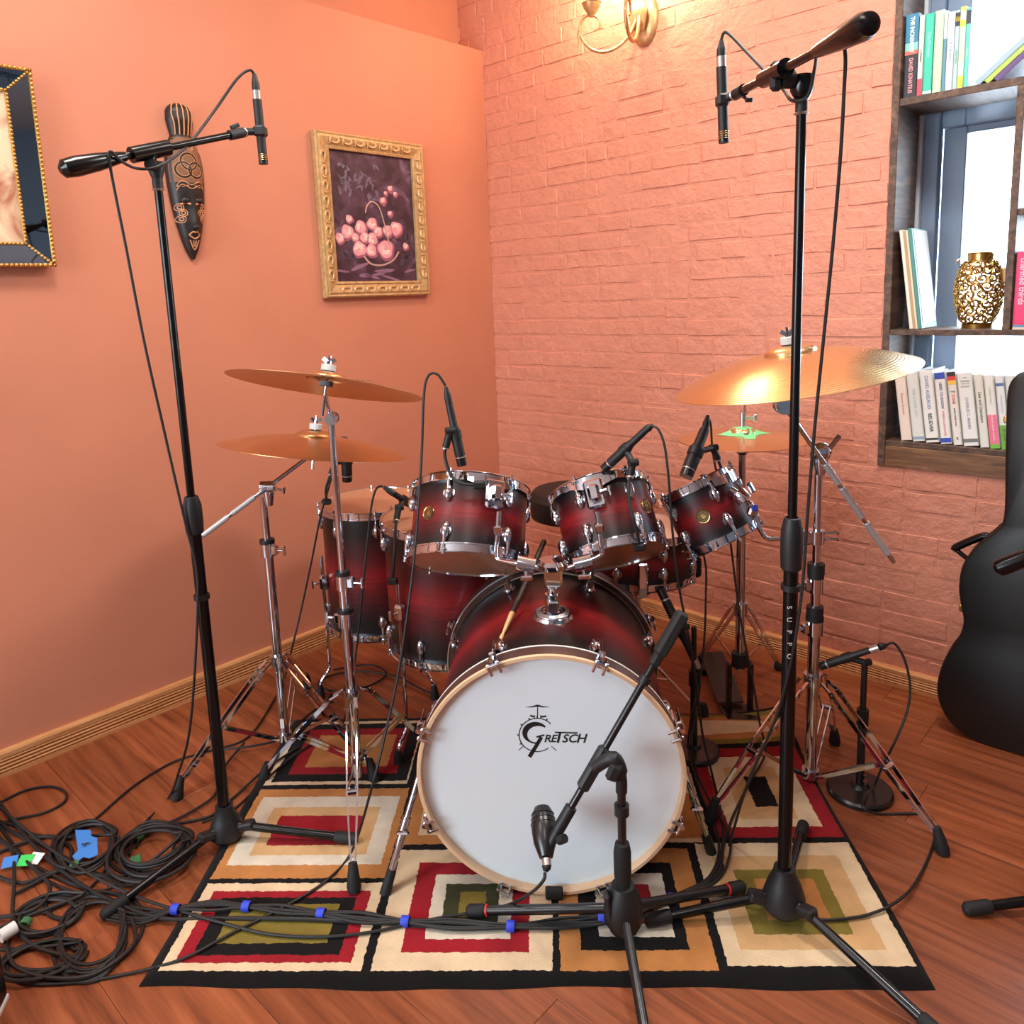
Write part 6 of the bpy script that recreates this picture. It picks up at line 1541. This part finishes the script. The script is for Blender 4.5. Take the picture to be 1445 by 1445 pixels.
# snare microphone
cable('cable dropping from the snare microphone onto the rug', [P(986, 948, rb2.y), P(988, 965, rb2.y), P(983, 1000, rb2.y-0.03), P(976, 1050, rb2.y-0.10), gp(985, 1095, RZ), gp(1008, 1140, RZ), gp(1030, 1180, RZ), gp(1026, 1220, RZ), gp(1006, 1246, RZ), gp(960, 1264, RZ)], plug=[(P(985, 942, rb2.y), P(986.5, 955, rb2.y))])
cable('loose cable hanging from the snare stand down to the rug', [P(978, 735, 2.40), P(988, 765, 2.37), P(996, 800, 2.34), P(996, 840, 2.3), P(994, 900, 2.2), P(988, 960, 2.12), P(976, 1010, 2.06), gp(972, 1060, RZ+0.03), gp(990, 1120, RZ), gp(1010, 1165, RZ), gp(1014, 1205, RZ), gp(998, 1240, RZ), gp(955, 1262, RZ)])
# floor tom microphones
cable('cable from the microphone under the ride cymbal to the floor', [P(487, 620, 2.50), P(482, 618, 2.50), P(476, 632, 2.50), P(466, 680, 2.48), P(452, 730, 2.46), P(440, 790, 2.44), P(425, 860, 2.43), P(412, 915, 2.42), gp(402, 955), gp(385, 990), gp(350, 1040), gp(300, 1058), gp(245, 1075), gp(190, 1108), gp(135, 1155), gp(95, 1185)], plug=[(P(488, 622, 2.50), P(485.5, 616, 2.5))])
cable('cable from the gooseneck floor tom microphone down to the floor', [P(540, 686, 2.23), P(531, 690, 2.22), P(524, 715, 2.20), P(518, 770, 2.17), P(512, 830, 2.15), P(505, 900, 2.15), P(496, 960, 2.15), gp(480, 1030, RZ), gp(440, 1050, RZ), gp(400, 1078, RZ), gp(360, 1115), gp(325, 1145), gp(285, 1160)], plug=[(P(556, 697, 2.23), P(541, 687, 2.23))])
# bass drum microphone
c_k = k1+xl*0.012
cable('cable trailing from the bass drum microphone across the rug front', [P(769, 1232, 1.41), P(767, 1242, 1.40), P(752, 1258, 1.42), gp(725, 1274, 0.05), gp(690, 1284, RZ+0.012), gp(640, 1292, RZ), gp(585, 1302, RZ), gp(520, 1316, RZ), gp(450, 1322, RZ), gp(380, 1318, RZ), gp(320, 1304, RZ), gp(270, 1290, RZ), gp(200, 1268, z0+0.012), gp(130, 1235, z0+0.02), gp(60, 1190, z0+0.02), gp(0, 1140, 0.05), gp(-60, 1100, 0.05)], plug=[(c_k, P(769.5, 1230, 1.412))], r=0.0034)
# round-base stand microphone by the wall
cable('cable from the microphone by the brick wall looping to the floor', [p0+V((0.004, 0, 0)), P(1262, 908, rb1.y-0.03), P(1276, 930, rb1.y-0.04), P(1284, 965, rb1.y-0.05), P(1281, 1000, rb1.y-0.06), P(1266, 1040, rb1.y-0.07), P(1246, 1080, rb1.y-0.05), gp(1232, 1112, 0.024), gp(1218, 1138, 0.02), gp(1240, 1148), gp(1290, 1148), gp(1312, 1152), gp(1320, 1175), gp(1308, 1215), gp(1285, 1255, 0.012), gp(1258, 1277, RZ+0.003), gp(1236, 1287, RZ+0.002), gp(1210, 1294, RZ), gp(1160, 1298, RZ), gp(1110, 1287, RZ+0.004), gp(1060, 1272, RZ+0.01), gp(1005, 1262, RZ)], plug=[(P(1241, 913, rb1.y-0.028), p0+V((0.008, 0, 0.002)))])

# ---- taped bundle along the front of the rug
bun = thing('cable_bundle', 'bundle of black cables held with blue tape across the rug front', 'cable', G(620, 1300, RZ))
mid = [(150, 1290), (200, 1295), (248, 1283), (300, 1276), (348, 1279), (400, 1283), (453, 1289), (512, 1294), (572, 1300), (640, 1303), (721, 1307), (790, 1304), (850, 1298), (900, 1284), (948, 1268), (1000, 1252)]
rb_ = random.Random(5)
for k in range(6):
    oy = (k-2.5)*2.6; pts = []
    for i, (x, y) in enumerate(mid):
        tight = 0.35 if x in (248, 348, 453, 572, 721, 948) else 1.0
        pts.append(G(x, y+(oy+rb_.uniform(-2.2, 2.2))*tight, (RZ if x > 215 else z0+0.002)+0.0022*(k % 2)+0.001))
    MB().tube(spline(pts, 6), 0.0033, 8).build('cord', 'cable', bun)
for x, y in ((248, 1283), (348, 1279), (453, 1289), (572, 1300), (721, 1307), (850, 1296), (948, 1268)):
    p = G(x, y, RZ+0.003); q = G(x+4, y+0.4, RZ+0.003); d = (q-p).normalized()
    MB(frame_z(p, d, (0, 0, 1))).lathe([(0.0112, -0.009), (0.0117, -0.008), (0.0117, 0.008), (0.0112, 0.009), (0.0104, 0.009), (0.0104, -0.009)], seg=20, closed=True).build('tape_band', 'blue_tape', bun)
    bun.children[-1].matrix_basis = M.Identity(4)

# ---- coils on the floor at the left
def coil(label, cx, cy, rx, ry, loops, seed, tails=(), ties=(), group=None, lo=.80):
    """a hank of cable: loops given by their pixel ellipse on the floor"""
    rn = random.Random(seed); t = thing('cable_coil', label, 'cable', G(cx, cy, 0))
    pts = []
    n_ = 16
    for k in range(loops):
        ox, oy, sx_, sy_ = rn.uniform(-rx*.13, rx*.13), rn.uniform(-ry*.16, ry*.16), rn.uniform(lo, 1.08), rn.uniform(lo, 1.08)
        tl_ = rn.uniform(-0.12, 0.12)
        for i in range(n_):
            a = 2*PI*i/n_; ex, ey = math.cos(a)*rx*sx_, math.sin(a)*ry*sy_
            pts.append(G(cx+ox+ex-ey*tl_, cy+oy+ey-ex*0.22+ex*tl_, z0+0.0062*k*0.55+0.002*math.sin(a*2+k)))
    for q in tails: pts.append(gp(*q))
    MB().tube(spline(pts, 4), 0.0041, 8).build('cord', 'cable', t)
    for (x, y, w_, h_, mt_, dirx) in ties:
        p = G(x, y, 0.012); d = (G(x+dirx[0], y+dirx[1], 0.012)-p).normalized()
        MB(frame_z(p, d, (0, 0, 1)) @ M.Diagonal((1.0, 0.75, 1, 1))).lathe([(w_, -h_), (w_, h_), (w_-0.0015, h_), (w_-0.0015, -h_)], seg=18, closed=True).build('cable_tie', mt_, t)
    return t
coil('small cable coil with two green ties next to the left stand hub', 217, 1199, 58, 38, 9, 11, lo=.58, tails=[(180, 1240), (120, 1262), (60, 1240)], ties=[(193, 1180, 0.018, 0.010, 'green_tie', (10, -7)), (192, 1216, 0.018, 0.011, 'green_tie', (10, -3))])
ck = coil('cable coil with a blue numbered tape flag near the skirting', 118, 1195, 44, 34, 6, 12, tails=[(60, 1180), (20, 1165), (-30, 1150)], ties=[(106, 1223, 0.016, 0.010, 'green_tie', (10, -2))])
coil('widest cable coil lying before the black tripod leg', 130, 1325, 52, 52, 4, 13, tails=[(150, 1375), (90, 1385), (30, 1375)], ties=[(171, 1275, 0.016, 0.010, 'green_tie', (8, 6))])
coil('cable coil tucked behind the white cable wrap', 70, 1290, 50, 26, 4, 14, tails=[(20, 1300), (-20, 1320)], ties=[(36, 1302, 0.012, 0.008, 'green_tie', (6, -8))])
coil('flat cable coil spread beside the stage box', 62, 1352, 55, 24, 4, 15, tails=[(10, 1340), (-30, 1330)])
# blue flag with the handwritten 4
fl_ = MB(); pts = [(106, 1171), (128, 1171), (129, 1180), (137, 1182), (138, 1206), (126, 1211), (118, 1209), (108, 1216), (102, 1208), (110, 1200), (107, 1180)]
q = [G(x, y, 0.030-0.010*((y-1171)/45)) for x, y in pts]
fl_.add([tuple(p) for p in q]+[tuple(p-ZZ*0.0012) for p in q], [tuple(range(len(q))), tuple(range(2*len(q)-1, len(q)-1, -1))]+[(i, (i+1) % len(q), len(q)+(i+1) % len(q), len(q)+i) for i in range(len(q))])
tf = fl_.build('tape_flag', 'blue_tape_light', ck, False, 0)
c4 = G(121, 1192, 0.0285); ex_ = (G(122, 1182, 0.0265)-c4).normalized()
text('4', 0.030, frame(c4+ZZ*0.0015, -RX*0.2+RY*0.98, -RX*0.98-RY*0.2, ZZ), 'ink_black', tf)
# loose cables
loose = [
 ('cable looping alone over the bare floor by the skirting', [(-30, 1150), (8, 1128), (40, 1114), (72, 1110), (92, 1118), (90, 1132), (62, 1147), (20, 1156), (-30, 1170)]),
 ('cable running from the wall cymbal stand foot to the coils', [(345, 1048), (318, 1080), (309, 1105), (300, 1125), (270, 1145), (240, 1160), (215, 1168), (190, 1186), (182, 1206)]),
 ('cable crossing behind the left stand pole toward the rug', [(470, 990), (440, 1005), (400, 1040), (360, 1052), (310, 1058)]),
 ('cable leading from the left stand hub into the small coil', [(420, 1055), (375, 1085), (330, 1125), (300, 1150), (262, 1160), (232, 1164), (205, 1176), (192, 1196)]),
 ('cable snaking under the floor toms toward the rug', [(640, 990), (600, 975), (560, 955), (520, 948), (480, 950), (450, 962), (470, 975), (520, 968), (545, 950), (520, 938), (470, 945)]),
 ('thick cable strand sweeping from the stage box to the taped bundle', [(-30, 1090), (20, 1160), (60, 1205), (110, 1245), (165, 1275), (230, 1296), (300, 1296), (380, 1296), (453, 1298), (540, 1304), (620, 1308)]),
 ('cable strand swinging past the white cable wrap', [(-30, 1120), (10, 1180), (40, 1215), (85, 1240), (140, 1262), (185, 1280), (250, 1288)]),
 ('cable crossing the tangle under the blue flag', [(-20, 1210), (30, 1190), (70, 1180), (100, 1196), (92, 1222), (60, 1240), (20, 1262)]),
 ('cable draped from the stage box to the tangle', [(-20, 1180), (15, 1196), (20, 1240), (18, 1290), (30, 1320), (60, 1340), (110, 1352)]),
 ('cable bending round the tripod leg foot', [(100, 1262), (140, 1258), (185, 1268), (200, 1290), (198, 1320), (170, 1352), (120, 1370), (60, 1372)]),
]
loose += [
 ('cable strand running behind the blue tape flag', [(-30, 1135), (15, 1172), (55, 1190), (95, 1212), (130, 1232), (175, 1236), (205, 1222)]),
 ('cable strand lying over the white label', [(-30, 1160), (20, 1200), (48, 1226), (70, 1250), (60, 1275), (30, 1290), (-20, 1296)]),
 ('cable curled small in the middle of the tangle', [(110, 1272), (96, 1262), (70, 1268), (64, 1284), (82, 1296), (108, 1292), (116, 1278), (104, 1268)]),
 ('cable arching from the tangle toward the wide coil', [(-20, 1230), (30, 1246), (70, 1232), (112, 1226), (150, 1238), (178, 1250), (212, 1240)]),
 ('cable trailing along the bottom of the coils', [(-20, 1290), (6, 1330), (20, 1362), (58, 1378), (110, 1380), (150, 1366), (190, 1330), (186, 1296)]),
]
for i, (lab, pts) in enumerate(loose):
    zz = z0+0.004*(i % 3)
    cable(lab, [G(x, y, (RZ if (x > 330 and 1015 < y < 1300) else zz)) for x, y in pts], r=0.0036 if i < 5 else 0.0045, name='loose_cable')
# stage box at the left edge, its labels, white wrap
sbp = G(-105, 1195, 0)
sbx = thing('stage_box', 'black stage box where the tangled cables begin', 'stage box', sbp)
Rz = M.Rotation(0.25, 3, 'Z')
MB().box(sbp+ZZ*0.06, (0.24, 0.16, 0.12), 0.008, Rz).build('body', 'black_metal', sbx)
for k in range(4):
    a = sbp+Rz @ V((0.121, -0.055+0.035*k, 0.075)); MB().cyl(a, a+Rz @ V((0.03, 0, 0)), 0.011, seg=14).build('socket_plug', 'black_plastic', sbx)
for k, (px, py, mt_, lab) in enumerate(((14, 1216, 'blue_tape_light', 'blue'), (36, 1214, 'green_bright', 'bright green'), (50, 1211, 'white_plastic', 'white'))):
    p = G(px, py, 0.016); o = MB().box(p, (0.034, 0.030, 0.0016), 0.0004, M.Rotation(0.3-0.25*k, 3, 'Z') @ M.Rotation(0.35, 3, 'X')).build('tape_label', mt_)
    tag(o, lab+' tape label stuck in the floor cable tangle', 'label')
wp, wq = G(0, 1322, 0.03), G(22, 1308, 0.03)
ww = MB().cyl(wp, wq, 0.014, seg=20).build('cable_wrap', 'white_plastic'); tag(ww, 'white cable wrap gripping cords of the floor tangle', 'cable wrap')
# black case standing at the lower left edge
bx0 = G(13, 1408, 0); Rc = M.Rotation(math.radians(12), 3, 'Z')
bc = thing('equipment_case', 'black equipment case with white lower edge beside the cable tangle', 'case', bx0)
MB().box(bx0+Rc @ V((-0.13, -0.075, 0.085)), (0.26, 0.15, 0.15), 0.006, Rc).build('body', 'black_metal', bc)
MB().box(bx0+Rc @ V((-0.13, -0.075, 0.006)), (0.262, 0.152, 0.012), 0.002, Rc).build('lower_edge', 'white_plastic', bc)
